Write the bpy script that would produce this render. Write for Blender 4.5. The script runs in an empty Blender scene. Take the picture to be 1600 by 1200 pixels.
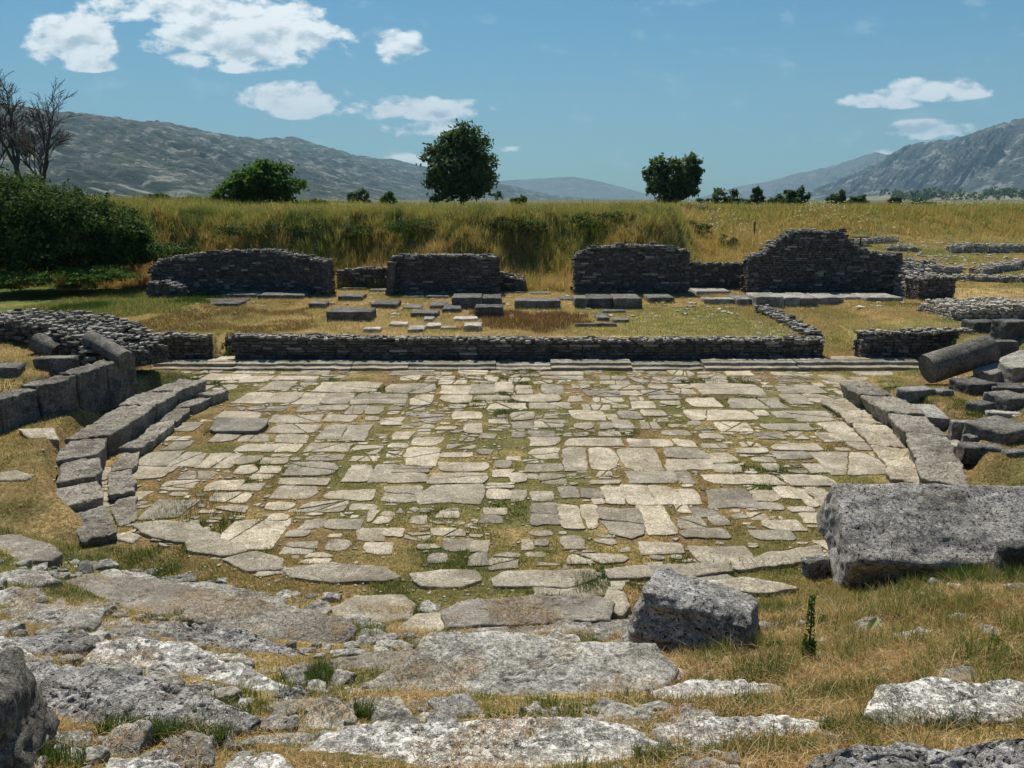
import bpy, math, random
import numpy as np
from math import radians, sin, cos, pi

# ------------------------------------------------------------------ camera, sky, sun, exposure
SC = bpy.context.scene
PITCH = radians(13.5); FPX = 1202.0; CZ = 6.0
cam_d = bpy.data.cameras.new('camera'); cam = bpy.data.objects.new('camera', cam_d)
SC.collection.objects.link(cam); SC.camera = cam
cam.location = (0, 0, CZ); cam.rotation_euler = (pi/2 - PITCH, 0, 0)
cam_d.sensor_width = 36; cam_d.lens = 36*FPX/1600; cam_d.clip_start = 0.05; cam_d.clip_end = 60000
SUN_EL, SUN_AZ = radians(56), radians(-16)          # azimuth measured from +Y towards +X
sd = bpy.data.lights.new('sun', 'SUN'); so = bpy.data.objects.new('sun', sd); SC.collection.objects.link(so)
sd.energy = 5.0; sd.angle = radians(0.5); sd.color = (1.0, 0.93, 0.80)
so.rotation_euler = (pi/2 - SUN_EL, 0, pi - SUN_AZ)
so.location = (0, 0, 60)
SC.view_settings.view_transform = 'Standard'; SC.view_settings.look = 'None'
SC.view_settings.exposure = 0.42; SC.view_settings.gamma = 1.0
SC.cycles.max_bounces = 5; SC.cycles.diffuse_bounces = 2; SC.cycles.glossy_bounces = 1
SC.cycles.transmission_bounces = 3; SC.cycles.transparent_max_bounces = 6; SC.cycles.volume_bounces = 0
SC.cycles.caustics_reflective = False; SC.cycles.caustics_refractive = False

class NT:
    """small node-tree writer"""
    def __init__(s, nt): s.nt = nt
    def n(s, typ, ins=None, **props):
        nd = s.nt.nodes.new(typ)
        for k, v in props.items(): setattr(nd, k, v)
        for k, v in (ins or {}).items(): s.set(nd.inputs[k], v)
        return nd
    def set(s, sock, v):
        if isinstance(v, bpy.types.NodeSocket): s.nt.links.new(v, sock)
        elif isinstance(v, bpy.types.Node): s.nt.links.new(v.outputs[0], sock)
        else:
            if hasattr(sock.default_value, '__len__') and not hasattr(v, '__len__'): v = (v,)*len(sock.default_value)
            if hasattr(v, '__len__') and len(sock.default_value) == 4 and len(v) == 3: v = (*v, 1)
            sock.default_value = v
    def m(s, op, a, b=0.0, c=None, clamp=False):
        nd = s.n('ShaderNodeMath', operation=op, use_clamp=clamp); s.set(nd.inputs[0], a); s.set(nd.inputs[1], b)
        if c is not None: s.set(nd.inputs[2], c)
        return nd.outputs[0]
    def v(s, op, a, b=(0, 0, 0)):
        nd = s.n('ShaderNodeVectorMath', operation=op); s.set(nd.inputs[0], a); s.set(nd.inputs[1], b); return nd.outputs[0]
    def mix(s, f, a, b, mode='MIX'):
        nd = s.n('ShaderNodeMix', data_type='RGBA', blend_type=mode)
        s.set(nd.inputs[0], f); s.set(nd.inputs[6], a); s.set(nd.inputs[7], b); return nd.outputs[2]
    def sm(s, x, lo, hi, a=0.0, b=1.0):
        nd = s.n('ShaderNodeMapRange', interpolation_type='SMOOTHSTEP')
        for i, q in enumerate((x, lo, hi, a, b)): s.set(nd.inputs[i], q)
        return nd.outputs[0]
    def noise(s, vec, scale, detail=6, rough=0.55, dist=0.0):
        return s.n('ShaderNodeTexNoise', {'Vector': vec, 'Scale': scale, 'Detail': detail, 'Roughness': rough, 'Distortion': dist}).outputs[0]

# ---- world: physical sky with fair-weather clouds (they sit at infinity, by direction)
CLOUDS = [  # px, py, half-width, half-height, strength in the photograph's angular units
    (110, 68, 68, 42, 1.0), (135, 104, 46, 11, .85), (300, 14, 160, 26, .95), (385, 68, 150, 42, 1.1),
    (380, 105, 48, 11, .9), (448, 18, 55, 22, .85), (632, 78, 42, 26, .62), (455, 160, 78, 28, .95),
    (540, 145, 18, 10, .7), (645, 173, 115, 19, .9), (655, 203, 70, 14, .55), (1360, 160, 75, 13, .8),
    (1455, 142, 90, 18, .95), (1470, 205, 110, 15, .9), (1380, 245, 60, 10, .35), (640, 255, 45, 12, .35), (800,232,25,7,.35), (1090, 212, 12, 6, .2)]
w = bpy.data.worlds.new('World'); SC.world = w; w.use_nodes = True
T = NT(w.node_tree); w.node_tree.nodes.clear()
sky = T.n('ShaderNodeTexSky', sky_type='NISHITA', sun_disc=False, sun_elevation=SUN_EL, sun_rotation=SUN_AZ,
          altitude=200, air_density=1.0, dust_density=0.6, ozone_density=1.6)
gen = T.n('ShaderNodeTexCoord').outputs['Generated']
sp = T.n('ShaderNodeSeparateXYZ', {0: gen}); dy = T.m('MAXIMUM', sp.outputs[1], 0.05)
U = T.m('DIVIDE', sp.outputs[0], dy); Vv = T.m('DIVIDE', sp.outputs[2], dy)
skyc = T.mix(1.0, sky.outputs[0], T.mix(T.sm(Vv, 0.0, 0.42), (0.56, 0.95, 0.94), (0.24, 0.82, 1.12)), 'MULTIPLY')
uv = T.n('ShaderNodeCombineXYZ', {0: U, 1: T.m('MULTIPLY', Vv, 1.9), 2: 0.0}).outputs[0]
def ray(px, py):
    a, b = (px-800)/FPX, (600-py)/FPX
    return np.array([a, cos(PITCH)+b*sin(PITCH), -sin(PITCH)+b*cos(PITCH)])
mask = None; und = None
for (px, py, hw, hh, st) in CLOUDS:
    d = ray(px, py); cu, cv = d[0]/d[1], d[2]/d[1]; sw, sh = 1.12*hw/FPX, 1.22*hh/FPX
    a = T.m('DIVIDE', T.m('SUBTRACT', U, cu), sw); b = T.m('DIVIDE', T.m('SUBTRACT', Vv, cv), sh)
    blo = T.m('MULTIPLY', b, T.sm(b, -0.15, 0.15, 1.35, 1.0))          # flat bases
    e = T.m('SUBTRACT', 1.0, T.m('ADD', T.m('MULTIPLY', a, a), T.m('MULTIPLY', blo, blo)))
    e = T.m('MULTIPLY', T.m('MAXIMUM', e, -0.5), st)
    mask = e if mask is None else T.n('ShaderNodeMath', {0: mask, 1: e, 2: 0.25}, operation='SMOOTH_MAX').outputs[0]
n1 = T.noise(uv, 17, 10, 0.60, 0.15); n2 = T.noise(T.v('ADD', uv, (-0.004, 0.020, 0)), 17, 10, 0.60, 0.15)
n3 = T.noise(uv, 7, 3, 0.5)
dens = T.m('ADD', T.m('MULTIPLY', mask, 1.8), T.m('MULTIPLY', T.m('SUBTRACT', n1, 0.53), 6.0))
dens = T.m('ADD', dens, T.m('MULTIPLY', T.m('SUBTRACT', n3, 0.5), 1.2))
alpha = T.m('MULTIPLY', T.sm(dens, 0.05, 0.95), 0.97)
alpha = T.m('MULTIPLY', alpha, T.sm(mask, -0.12, 0.16))
shade = T.m('SUBTRACT', T.m('MULTIPLY', T.m('SUBTRACT', n1, n2), 3.2), T.m('MULTIPLY', T.m('SUBTRACT', dens, 0.9), 0.16))
cc = T.mix(T.sm(shade, -0.62, 0.12), (7.4, 9.0, 9.8), (16.5, 16.8, 16.4))
bg = T.n('ShaderNodeBackground', {0: T.mix(alpha, skyc, cc), 1: 0.056})
T.nt.links.new(bg.outputs[0], T.n('ShaderNodeOutputWorld').inputs[0])

# ------------------------------------------------------------------ helpers
rng = np.random.default_rng(7); random.seed(7)
def W(px, py, z):                       # point of height z seen at a photo position
    d = ray(px, py); t = (z-CZ)/d[2]; return np.array([d[0]*t, d[1]*t, z])
def AT(px, py, Y):                      # point at depth Y
    d = ray(px, py); t = Y/d[1]; return np.array([d[0]*t, Y, CZ+d[2]*t])
def sstep(a, b, x): t = np.clip((x-a)/(b-a), 0, 1); return t*t*(3-2*t)
def _h(ix, iy, iz, seed):
    n = (ix*374761393 + iy*668265263 + iz*2147483647 + seed*1274126177) & 0xffffffff
    n = ((n ^ (n >> 13))*1274126177) & 0xffffffff
    return ((n ^ (n >> 16)) & 0xffff)/65535.0
def vnoise(p, seed=0):
    p = np.asarray(p, float); i = np.floor(p).astype(np.int64); f = p-i; f = f*f*(3-2*f); r = 0
    for dx in (0, 1):
        wx = f[:, 0] if dx else 1-f[:, 0]
        for dy_ in (0, 1):
            wy = f[:, 1] if dy_ else 1-f[:, 1]
            for dz in (0, 1):
                wz = f[:, 2] if dz else 1-f[:, 2]
                r = r + wx*wy*wz*_h(i[:, 0]+dx, i[:, 1]+dy_, i[:, 2]+dz, seed)
    return r
def fbm(p, octv=4, seed=0, gain=.5):
    a, s, tot = 1.0, 0, 0
    for o in range(octv):
        s = s + a*(vnoise(p*(2.03**o), seed+o)*2-1); tot += a; a *= gain
    return s/tot
def fbm2(x, y, sc, octv=3, seed=0):
    x = np.atleast_1d(x); y = np.atleast_1d(y)
    return fbm(np.stack([x.ravel()/sc, y.ravel()/sc, np.zeros(x.size)], 1), octv, seed).reshape(x.shape)

def mesh_obj(name, V, F4=None, F3=None, mat=None, attrs=None, smooth=False, parent=None, loc=None, mats=None, midx=None):
    V = np.asarray(V, np.float32)
    if loc is not None: V = V-np.asarray(loc, np.float32)
    me = bpy.data.meshes.new(name); me.vertices.add(len(V)); me.vertices.foreach_set('co', V.ravel())
    idx = []; st = []; tot = 0
    if F4 is not None and len(F4):
        F4 = np.asarray(F4, np.int32); idx.append(F4.ravel()); st.append(tot+4*np.arange(len(F4))); tot += F4.size
    if F3 is not None and len(F3):
        F3 = np.asarray(F3, np.int32); idx.append(F3.ravel()); st.append(tot+3*np.arange(len(F3))); tot += F3.size
    idx = np.concatenate(idx); st = np.concatenate(st)
    me.loops.add(len(idx)); me.loops.foreach_set('vertex_index', idx)
    me.polygons.add(len(st)); me.polygons.foreach_set('loop_start', st.astype(np.int32))
    for k, a in (attrs or {}).items():
        a = np.asarray(a, np.float32)
        if a.ndim == 1: at = me.attributes.new(k, 'FLOAT', 'POINT'); at.data.foreach_set('value', a)
        else:
            if a.shape[1] == 3: a = np.concatenate([a, np.ones((len(a), 1), np.float32)], 1)
            at = me.attributes.new(k, 'FLOAT_COLOR', 'POINT'); at.data.foreach_set('color', a.ravel())
    me.polygons.foreach_set('use_smooth', np.full(len(st), smooth))
    me.update(calc_edges=True); me.validate()
    if mat: me.materials.append(mat)
    o = bpy.data.objects.new(name, me); SC.collection.objects.link(o)
    if parent: o.parent = parent; 
    if loc is not None: o.location = tuple(float(q) for q in loc)
    return o
def tag(o, label=None, cat=None, group=None, kind=None):
    if label: o['label'] = label
    if cat: o['category'] = cat; o['kind'] = 'thing'
    if group: o['group'] = group
    if kind: o['kind'] = kind
    return o
def empty(name, loc=(0, 0, 0)):
    o = bpy.data.objects.new(name, None); SC.collection.objects.link(o); o.location = tuple(float(q) for q in loc); return o
class Acc:                              # collects pieces of one mesh
    def __init__(s): s.V = []; s.F4 = []; s.F3 = []; s.T = []; s.n = 0
    def add(s, V, F4=None, F3=None, tint=0.5):
        if F4 is not None and len(F4): s.F4.append(np.asarray(F4)+s.n)
        if F3 is not None and len(F3): s.F3.append(np.asarray(F3)+s.n)
        s.V.append(np.asarray(V)); s.T.append(np.full(len(V), tint) if np.isscalar(tint) else tint); s.n += len(V)
    def obj(s, name, mat, smooth=False, loc=None, parent=None):
        return mesh_obj(name, np.concatenate(s.V), np.concatenate(s.F4) if s.F4 else None,
                        np.concatenate(s.F3) if s.F3 else None, mat, {'tint': np.concatenate(s.T)}, smooth, parent, loc)

# ------------------------------------------------------------------ materials
def new_mat(name):
    m = bpy.data.materials.new(name); m.use_nodes = True; m.node_tree.nodes.clear(); return m, NT(m.node_tree)
def finish(t, col, rough=0.9, bump=None, bs=0.4, bd=0.02, spec=0.25, trans=0.0):
    p = t.n('ShaderNodeBsdfPrincipled', {'Base Color': col, 'Roughness': rough, 'Specular IOR Level': spec})
    if bump is not None: t.set(p.inputs['Normal'], t.n('ShaderNodeBump', {'Height': bump, 'Strength': bs, 'Distance': bd}).outputs[0])
    out = p.outputs[0]
    if trans:
        tr = t.n('ShaderNodeBsdfTranslucent', {0: col})
        out = t.n('ShaderNodeMixShader', {0: trans, 1: out, 2: tr.outputs[0]}).outputs[0]
    t.nt.links.new(out, t.n('ShaderNodeOutputMaterial').inputs[0])
def stone_mat(name, c1, c2, light=(.6, .57, .5), lich=0.3, pits=0.3, sc=1.0, bump=0.6, bd=0.02, stain=(.10, .085, .07), stn=0.35, strata=0.0):
    m, t = new_mat(name)
    P = t.n('ShaderNodeNewGeometry').outputs['Position']; ti = t.n('ShaderNodeAttribute', attribute_name='tint').outputs['Fac']
    Pt = t.v('ADD', P, t.n('ShaderNodeCombineXYZ', {0: t.m('MULTIPLY', ti, 37.0), 1: 0.0, 2: t.m('MULTIPLY', ti, 11.0)}).outputs[0])
    a = t.noise(Pt, 1.7*sc, 5, .6); b = t.noise(Pt, 9*sc, 7, .65); c = t.noise(Pt, 55*sc, 4, .7)
    col = t.mix(t.sm(a, .32, .68), c1, c2)
    col = t.mix(1.0, col, t.mix(ti, (.66, .66, .68), (1.32, 1.28, 1.22)), 'MULTIPLY')
    col = t.mix(t.m('MULTIPLY', t.m('SUBTRACT', ti, 1.0, clamp=True), .9), col, (.50, .47, .41))
    col = t.mix(t.m('MULTIPLY', t.sm(b, .46, .72), stn), col, stain)
    c2n = t.noise(Pt, 24*sc, 6, .75, .8)
    col = t.mix(1.0, col, t.mix(t.sm(c, .32, .68), (.68, .68, .68), (1.28, 1.28, 1.27)), 'MULTIPLY')
    col = t.mix(1.0, col, t.mix(t.m('ADD', .5, t.m('MULTIPLY', t.m('SUBTRACT', t.sm(c2n, .34, .66), .5), t.sm(t.noise(Pt, 2.1*sc, 4, .6), .34, .62, .25, 1.1))), (.55, .54, .53), (1.45, 1.45, 1.43)), 'MULTIPLY')
    col = t.mix(1.0, col, t.mix(t.sm(t.noise(Pt, .8*sc, 5, .6), .35, .65), (.80, .78, .75), (1.18, 1.18, 1.18)), 'MULTIPLY')
    crk = t.m('ABSOLUTE', t.m('SUBTRACT', t.noise(Pt, 4.5*sc, 6, .6, 1.2), .5)); crk = t.m('MULTIPLY', t.sm(crk, .022, .004), .75*stn)
    col = t.mix(crk, col, (.05, .045, .04))
    vz = t.n('ShaderNodeTexVoronoi', {'Vector': t.v('ADD', Pt, t.v('SCALE', t.n('ShaderNodeTexNoise', {'Vector': Pt, 'Scale': 14*sc}).outputs[1], (0, 0, 0))), 'Scale': 17*sc, 'Randomness': 1.0})
    big = t.noise(Pt, 3.2*sc, 3, .6)
    spot = t.m('MULTIPLY', t.sm(t.m('ADD', vz.outputs[0], t.m('MULTIPLY', t.m('SUBTRACT', b, .5), 1.1)), .34, .27), t.sm(big, .58-.32*lich, .66-.2*lich))
    blot = t.sm(t.m('ADD', t.noise(Pt, 12*sc, 8, .75), t.m('MULTIPLY', big, .35)), .80-.10*lich, .87-.10*lich)
    col = t.mix(t.m('MULTIPLY', t.m('MAXIMUM', spot, blot), min(1, .35+lich)), col, light)
    pit = t.m('MULTIPLY', t.sm(t.noise(Pt, 27*sc, 3, .6), .41, .34), pits)
    col = t.mix(pit, col, (.03, .028, .026))
    hb = t.m('ADD', t.m('MULTIPLY', b, .8), t.m('ADD', t.m('MULTIPLY', c, .25), t.m('MULTIPLY', c2n, .6))); hb = t.m('SUBTRACT', hb, t.m('ADD', t.m('MULTIPLY', pit, .6), t.m('MULTIPLY', crk, .6)))
    if strata:
        s2 = t.n('ShaderNodeMapping', {'Vector': Pt, 'Scale': (1.5, 1.5, 16)}).outputs[0]
        hb = t.m('ADD', hb, t.m('MULTIPLY', t.noise(s2, 1.6, 5, .6), strata))
    finish(t, col, .92, hb, bump, bd, .2)
    return m
M = {}
M['paving'] = stone_mat('paving_stone', (.30, .268, .21), (.42, .38, .305), (.60, .56, .47), .25, .3, 1.0, .7, .02, (.22, .18, .125), .5)
M['kerb'] = stone_mat('worn_kerb_stone', (.24, .225, .20), (.36, .335, .29), (.52, .49, .42), .4, .4, 1.0, 1.0, .05, (.12, .10, .08), .5)
M['seat'] = stone_mat('grey_limestone', (.25, .245, .23), (.38, .37, .34), (.66, .64, .59), .5, .5, 1.0, .8, .045, (.085, .075, .065), .55)
M['lichen'] = stone_mat('lichened_limestone', (.25, .245, .235), (.37, .36, .34), (.78, .76, .70), 1.1, .6, 1.0, .8, .045, (.09, .08, .07), .5)
M['pitted'] = stone_mat('pitted_limestone', (.26, .26, .26), (.38, .37, .36), (.66, .64, .61), .8, 1.0, .8, 1.0, .08, (.09, .085, .08), .5)
M['dark'] = stone_mat('dark_weathered_stone', (.14, .136, .125), (.235, .225, .205), (.42, .40, .36), .4, .5, 1.0, 1.0, .05, (.05, .046, .042), .55, .5)
M['wall'] = stone_mat('wall_stone', (.085, .082, .078), (.14, .132, .12), (.36, .34, .30), .4, .4, 1.3, .8, .02, (.06, .055, .05), .5)
M['pale'] = stone_mat('pale_rubble', (.34, .31, .27), (.46, .43, .38), (.66, .62, .56), .5, .3, 1.2, .7, .02, (.14, .11, .085), .5)
M['brownslab'] = stone_mat('worn_brown_slab', (.20, .18, .155), (.26, .24, .21), (.5, .47, .4), .25, .3, 1.0, .5, .012, (.12, .1, .08), .4)

def leaf_mat(name, cols, trans=.35, patch=.8):
    """colour ramps over the per-blade 'tint' attribute, with broad patches"""
    m, t = new_mat(name)
    ti = t.n('ShaderNodeAttribute', attribute_name='tint').outputs['Fac']
    r = t.n('ShaderNodeValToRGB', {0: ti}); el = r.color_ramp.elements
    while len(el) < len(cols): el.new(0.5)
    for i, c in enumerate(cols): el[i].position = i/(len(cols)-1); el[i].color = (*c, 1)
    finish(t, r.outputs[0], .75, None, spec=.15, trans=trans)
    return m
M['grass'] = leaf_mat('grass_blades', [(.05, .09, .018), (.12, .17, .035), (.29, .27, .08), (.50, .38, .15), (.66, .53, .28)], .45)
M['field'] = leaf_mat('field_grass', [(.11, .15, .03), (.26, .275, .06), (.42, .34, .095), (.46, .30, .09), (.62, .48, .22)], .5)
M['straw'] = leaf_mat('dry_straw', [(.26, .12, .035), (.50, .30, .11), (.68, .49, .24), (.78, .64, .40)], .3)
M['leaf'] = leaf_mat('tree_leaves', [(.035, .07, .022), (.08, .13, .045), (.17, .23, .09)], .45)
M['leaf_light'] = leaf_mat('shrub_leaves', [(.04, .09, .014), (.085, .16, .028), (.15, .25, .05)], .45)
M['leaf_dark'] = leaf_mat('hedge_leaves', [(.02, .045, .010), (.055, .10, .02), (.17, .25, .05)], .38)
M['heads'] = leaf_mat('flower_heads', [(.55, .53, .42), (.75, .73, .66)], .3)
m, t = new_mat('bark'); P = t.n('ShaderNodeNewGeometry').outputs['Position']
finish(t, t.mix(t.noise(P, 6, 5), (.05, .042, .038), (.12, .105, .09)), .95, t.noise(P, 20, 4), .6, .03); M['bark'] = m
m, t = new_mat('weathered_wood'); P = t.n('ShaderNodeNewGeometry').outputs['Position']
finish(t, t.mix(t.noise(P, 9, 5), (.06, .055, .05), (.13, .115, .10)), .95); M['wood'] = m

# ground: colour per zone from a vertex colour, broken up by noise
m, t = new_mat('ground_soil'); P = t.n('ShaderNodeNewGeometry').outputs['Position']
vc = t.n('ShaderNodeAttribute', attribute_name='zone').outputs['Color']
a = t.noise(P, 1.3, 6, .65); b = t.noise(P, 14, 6, .7); c = t.noise(P, 60, 4, .7)
col = t.mix(1.0, vc, t.mix(t.sm(a, .3, .7), (.62, .66, .6), (1.35, 1.28, 1.2)), 'MULTIPLY')
col = t.mix(1.0, col, t.mix(t.sm(b, .33, .67), (.45, .46, .42), (1.5, 1.46, 1.38)), 'MULTIPLY')
col = t.mix(1.0, col, t.mix(t.sm(c, .35, .65), (.55, .55, .52), (1.45, 1.42, 1.35)), 'MULTIPLY')
col = t.mix(t.m('MULTIPLY', t.sm(t.noise(P, 33, 5, .8), .60, .68), .5), col, (.50, .44, .32))
finish(t, col, .97, t.m('ADD', b, t.m('MULTIPLY', c, .5)), .9, .03, .1); M['ground'] = m

def mountain_mat(name, c1, c2, scrub, rock, s=1.0, scree=()):
    m, t = new_mat(name); P = t.n('ShaderNodeNewGeometry').outputs['Position']
    Ps = t.n('ShaderNodeMapping', {'Vector': P, 'Scale': (1, 1, 2.2)}).outputs[0]
    a = t.noise(Ps, .0011*s, 8, .62, .6); b = t.noise(Ps, .006*s, 8, .7, .4); c = t.noise(Ps, .03*s, 5, .75)
    col = t.mix(t.sm(a, .35, .65), c1, c2)
    col = t.mix(t.m('MULTIPLY', t.sm(t.m('ADD', b, t.m('MULTIPLY', t.m('SUBTRACT', a, .5), .9)), .50, .60), .8), col, scrub)
    col = t.mix(t.m('MULTIPLY', t.sm(c, .48, .6), .55), col, scrub)
    col = t.mix(t.m('MULTIPLY', t.sm(b, .46, .39), .6), col, rock)
    for (cx, cy, cz, rx, rz) in scree:
        d = t.v('DIVIDE', t.v('SUBTRACT', P, (cx, cy, cz)), (rx, rx*6, rz))
        L = t.n('ShaderNodeVectorMath', {0: d}, operation='LENGTH').outputs['Value']
        k = t.sm(t.m('ADD', L, t.m('MULTIPLY', t.m('SUBTRACT', b, .5), 3.0)), 1.0, .6)
        col = t.mix(t.m('MULTIPLY', k, .8), col, (.55, .52, .48))
    finish(t, col, .98, t.m('ADD', t.m('MULTIPLY', b, 1.0), t.m('MULTIPLY', c, .3)), 1.0, 60/s, .05)
    return m

# ------------------------------------------------------------------ the lie of the land
def foot(x): return 45+24*sstep(8.0, 21, x)+1.0*np.sin(x*.55)
def G(x, y):
    x = np.asarray(x, float); y = np.asarray(y, float); x, y = np.broadcast_arrays(x, y)
    r = np.hypot(x, y-22)
    cav = 0.41*np.maximum(0, r-12.0-2.6*sstep(19, 24, y)*(x > 0)-1.3*sstep(22, 25, y)*(x < 0)); cav = cav*cav/(cav+.08)
    lip = np.where(x < 0, .47*sstep(11.6, 12.0, r)*sstep(-7.0, -8.2, x)*sstep(12.0, 13.8, y)*(1-sstep(25.0, 26.6, y)), .42*sstep(11.7, 12.1, r)*sstep(8.2, 9.0, x)*sstep(15.0, 16.5, y)*(1-sstep(22.5, 24.5, y)))
    cap = 6+(1.35-6)*sstep(12, 19.5, y)
    side = (1.15+.05*np.abs(x+13))*sstep(-13.0, -13.35, x)*sstep(15.5, 17.5, y)
    z = np.maximum(np.maximum(np.minimum(cav, cap)*(1-sstep(26.2, 27.2, y)*(np.abs(x) < 15)), lip), np.minimum(side, 1.4))
    inb = np.where(x > 0, sstep(16.6, 15.8, x), sstep(-14.8, -14.0, x))
    front = np.where((x > 11.65) & (x < 13.75), .12+.8*sstep(28.6, 33, y), np.where((x < -9.95) & (x > -11.2), np.where(y > 29.7, .9, .05), np.where(y > 28.6, .92, .05)))
    zs = front*inb+1.15*(1-inb)
    zb = np.where(y > 27.3, zs, z)
    zb = np.where((y <= 27.3) & (y > 26.3) & (np.abs(x) < 11.5), 0, zb)
    back = 1.0+.3*sstep(42, 48, y)+1.3*sstep(50, 69, y)*sstep(12, 18, x)
    zb = np.where(y > 38, back, zb)
    f = foot(x); wd = 4.8+11*sstep(9, 18, x); top = 5.0-.15*sstep(12.5, 19, x)+.5*sstep(-18, -26, x)
    k = sstep(0, 1, (y-f+fbm2(x, y, 5, 2, 3)*1.2)/wd)
    zb = zb*(1-k)+top*k
    zb = zb-1.2*sstep(95, 220, y)*(zb > 2.5)*k
    zb = zb+.22*np.exp(-((x-5.6)/2.2)**2-((y-8.6)/1.5)**2)
    zb = zb+fbm2(x, y, 2.2, 3, 11)*(.05+.07*sstep(12, 14, r)*(y < 26)+.2*sstep(44, 50, y))*(1-.9*(r < 11))
    return zb
def g1(x, y): return float(G(np.array([x]), np.array([y]))[0])
def HIT(px, py, h=0.0, t0=2.5, t1=120):
    d = ray(px, py); ts = np.linspace(t0, t1, 3000); pts = d[None]*ts[:, None]
    e = CZ+pts[:, 2]-(G(pts[:, 0], pts[:, 1])+h); k = int(np.argmax(e < 0)) if (e < 0).any() else len(ts)-1
    return np.array([pts[k, 0], pts[k, 1], CZ+pts[k, 2]])

def axis(segs):
    out = []
    for a, b, s in segs: out += list(np.arange(a, b, s))
    return np.array(out+[segs[-1][1]])
gx = axis([(-9000, -1500, 1500), (-1500, -300, 150), (-300, -60, 20), (-60, -20, 1.0), (-20, -14, .3), (-14, 14, .09), (14, 20, .3), (20, 70, 1.2), (70, 300, 20), (300, 1500, 150), (1500, 9000, 1500)])
gy = axis([(-60, -4, 4), (-4, 1, .5), (1, 12.5, .08), (12.5, 30, .12), (30, 44, .2), (44, 60, .35), (60, 90, 1), (90, 160, 5), (160, 400, 30), (400, 2000, 200), (2000, 14000, 1500)])
X, Y = np.meshgrid(gx, gy); Z = G(X, Y)
nx, ny = len(gx), len(gy); ii = np.arange(nx*ny).reshape(ny, nx)
F = np.stack([ii[:-1, :-1].ravel(), ii[:-1, 1:].ravel(), ii[1:, 1:].ravel(), ii[1:, :-1].ravel()], 1)
xr, yr = X.ravel(), Y.ravel(); rr = np.hypot(xr, yr-22)
patch = fbm2(xr, yr, 3.0, 3, 21); patch2 = fbm2(xr, yr, 1.2, 3, 31)
def cmix(a, b, k): return a+(b-a)*k[:, None]
soil = np.array([.20, .14, .075]); olive = np.array([.135, .13, .055]); tan = np.array([.34, .255, .13]); rust = np.array([.24, .15, .075])
grn = np.array([.09, .13, .03]); plain = np.array([.06, .085, .03])
zc = cmix(np.tile(soil, (len(xr), 1)), olive, sstep(-.15, .25, patch)); zc = cmix(zc, tan, sstep(.0, .4, patch2)*.6)
st = (yr > 28.6)&(yr < 44); z2 = cmix(np.tile(tan, (len(xr), 1)), np.array([.19, .19, .07]), sstep(-1, 9, xr)*.8*(yr < 37)); z2 = cmix(z2, rust, sstep(.05, .35, patch)*.7)
zc = np.where(st[:, None], z2, zc)
z3 = cmix(np.tile(np.array([.22, .16, .065]), (len(xr), 1)), np.array([.12, .13, .04]), sstep(-.2, .25, patch)); z3 = cmix(z3, grn*1.3, sstep(0.3, 1, (yr-60)/40)*.8*sstep(12, 20, xr))
zc = np.where((yr >= 44)[:, None], z3, zc)
zc = np.where((yr > 160)[:, None], cmix(np.tile(plain, (len(xr), 1)), np.array([.12, .11, .055]), sstep(-.1, .3, fbm2(xr, yr, 700, 3, 5))), zc)
wz = 2*fbm2(xr, yr, 2.5, 3, 73)
zc = np.where(((xr+wz < -14.5)&(yr+wz > 33)&(yr < 60))[:, None], cmix(np.tile(grn, (len(xr), 1)), np.array([.2, .18, .06]), sstep(0, .3, patch)), zc)
ground = mesh_obj('ground', np.stack([xr, yr, Z.ravel()], 1), F, None, M['ground'], {'zone': zc}, True)
tag(ground, kind='structure')

# ------------------------------------------------------------------ mountains and haze
def mountain(name, crest, off, mat, base=2.0, nu=320, nv=110, amp=.10, seed=1, spur=1.0):
    """a range lofted from its crest line down to a foot on each side; crest = photo px, py and distance (m)"""
    c = np.array([AT(px, py, D) for px, py, D in crest]); s = np.linspace(0, 1, len(c)); u = np.linspace(0, 1, nu)
    C = np.stack([np.interp(u, s, c[:, k]) for k in range(3)], 1)
    v = np.concatenate([np.linspace(0, 1, nv), 1+np.linspace(0, 1, 30)[1:]])
    H = (C[:, 2]-base)[:, None]; vv = v[None]
    prof = np.where(vv <= 1, vv**1.25, np.maximum(0, 2-vv)**1.5)
    ox = np.array(off); k = np.where(vv <= 1, 1-vv, -(vv-1)*.8)
    Xm = C[:, 0][:, None]+ox[0]*k; Ym = C[:, 1][:, None]+ox[1]*k
    L = np.hypot(*ox)
    p = np.stack([Xm.ravel(), Ym.ravel(), np.zeros(Xm.size)], 1)/(L*.30)
    # spurs: ridged noise stretched down the slope
    du = np.tile((u*len(crest)*2.2)[:, None], (1, len(v))).ravel(); dv = np.tile(v[None], (nu, 1)).ravel()
    rid = 1-np.abs(fbm(np.stack([du*spur+fbm(p, 2, seed+9)*.5, dv*.9, p[:, 0]*0], 1), 5, seed+3, .55))*2.4
    n = (fbm(p, 7, seed, .55)*.9+rid*.75-.35).reshape(Xm.shape)
    envl = np.sin(np.clip(prof, 0, 1)*pi)**.8*.9+.05
    Zm = base-3+(H+3)*prof+n*H*amp*3*envl
    Zm = Zm+(fbm(p*9, 3, seed+5).reshape(Xm.shape))*H*.02*prof+(fbm(p*3.3, 4, seed+6).reshape(Xm.shape))*H*.035*prof
    i2 = np.arange(Xm.size).reshape(Xm.shape)
    Fm = np.stack([i2[:-1, :-1].ravel(), i2[1:, :-1].ravel(), i2[1:, 1:].ravel(), i2[:-1, 1:].ravel()], 1)
    o = mesh_obj(name, np.stack([Xm.ravel(), Ym.ravel(), Zm.ravel()], 1), Fm, None, mat, None, True)
    return tag(o, kind='structure')
GREYG = ((.065, .082, .055), (.15, .145, .11), (.012, .024, .012), (.40, .38, .33))
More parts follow.
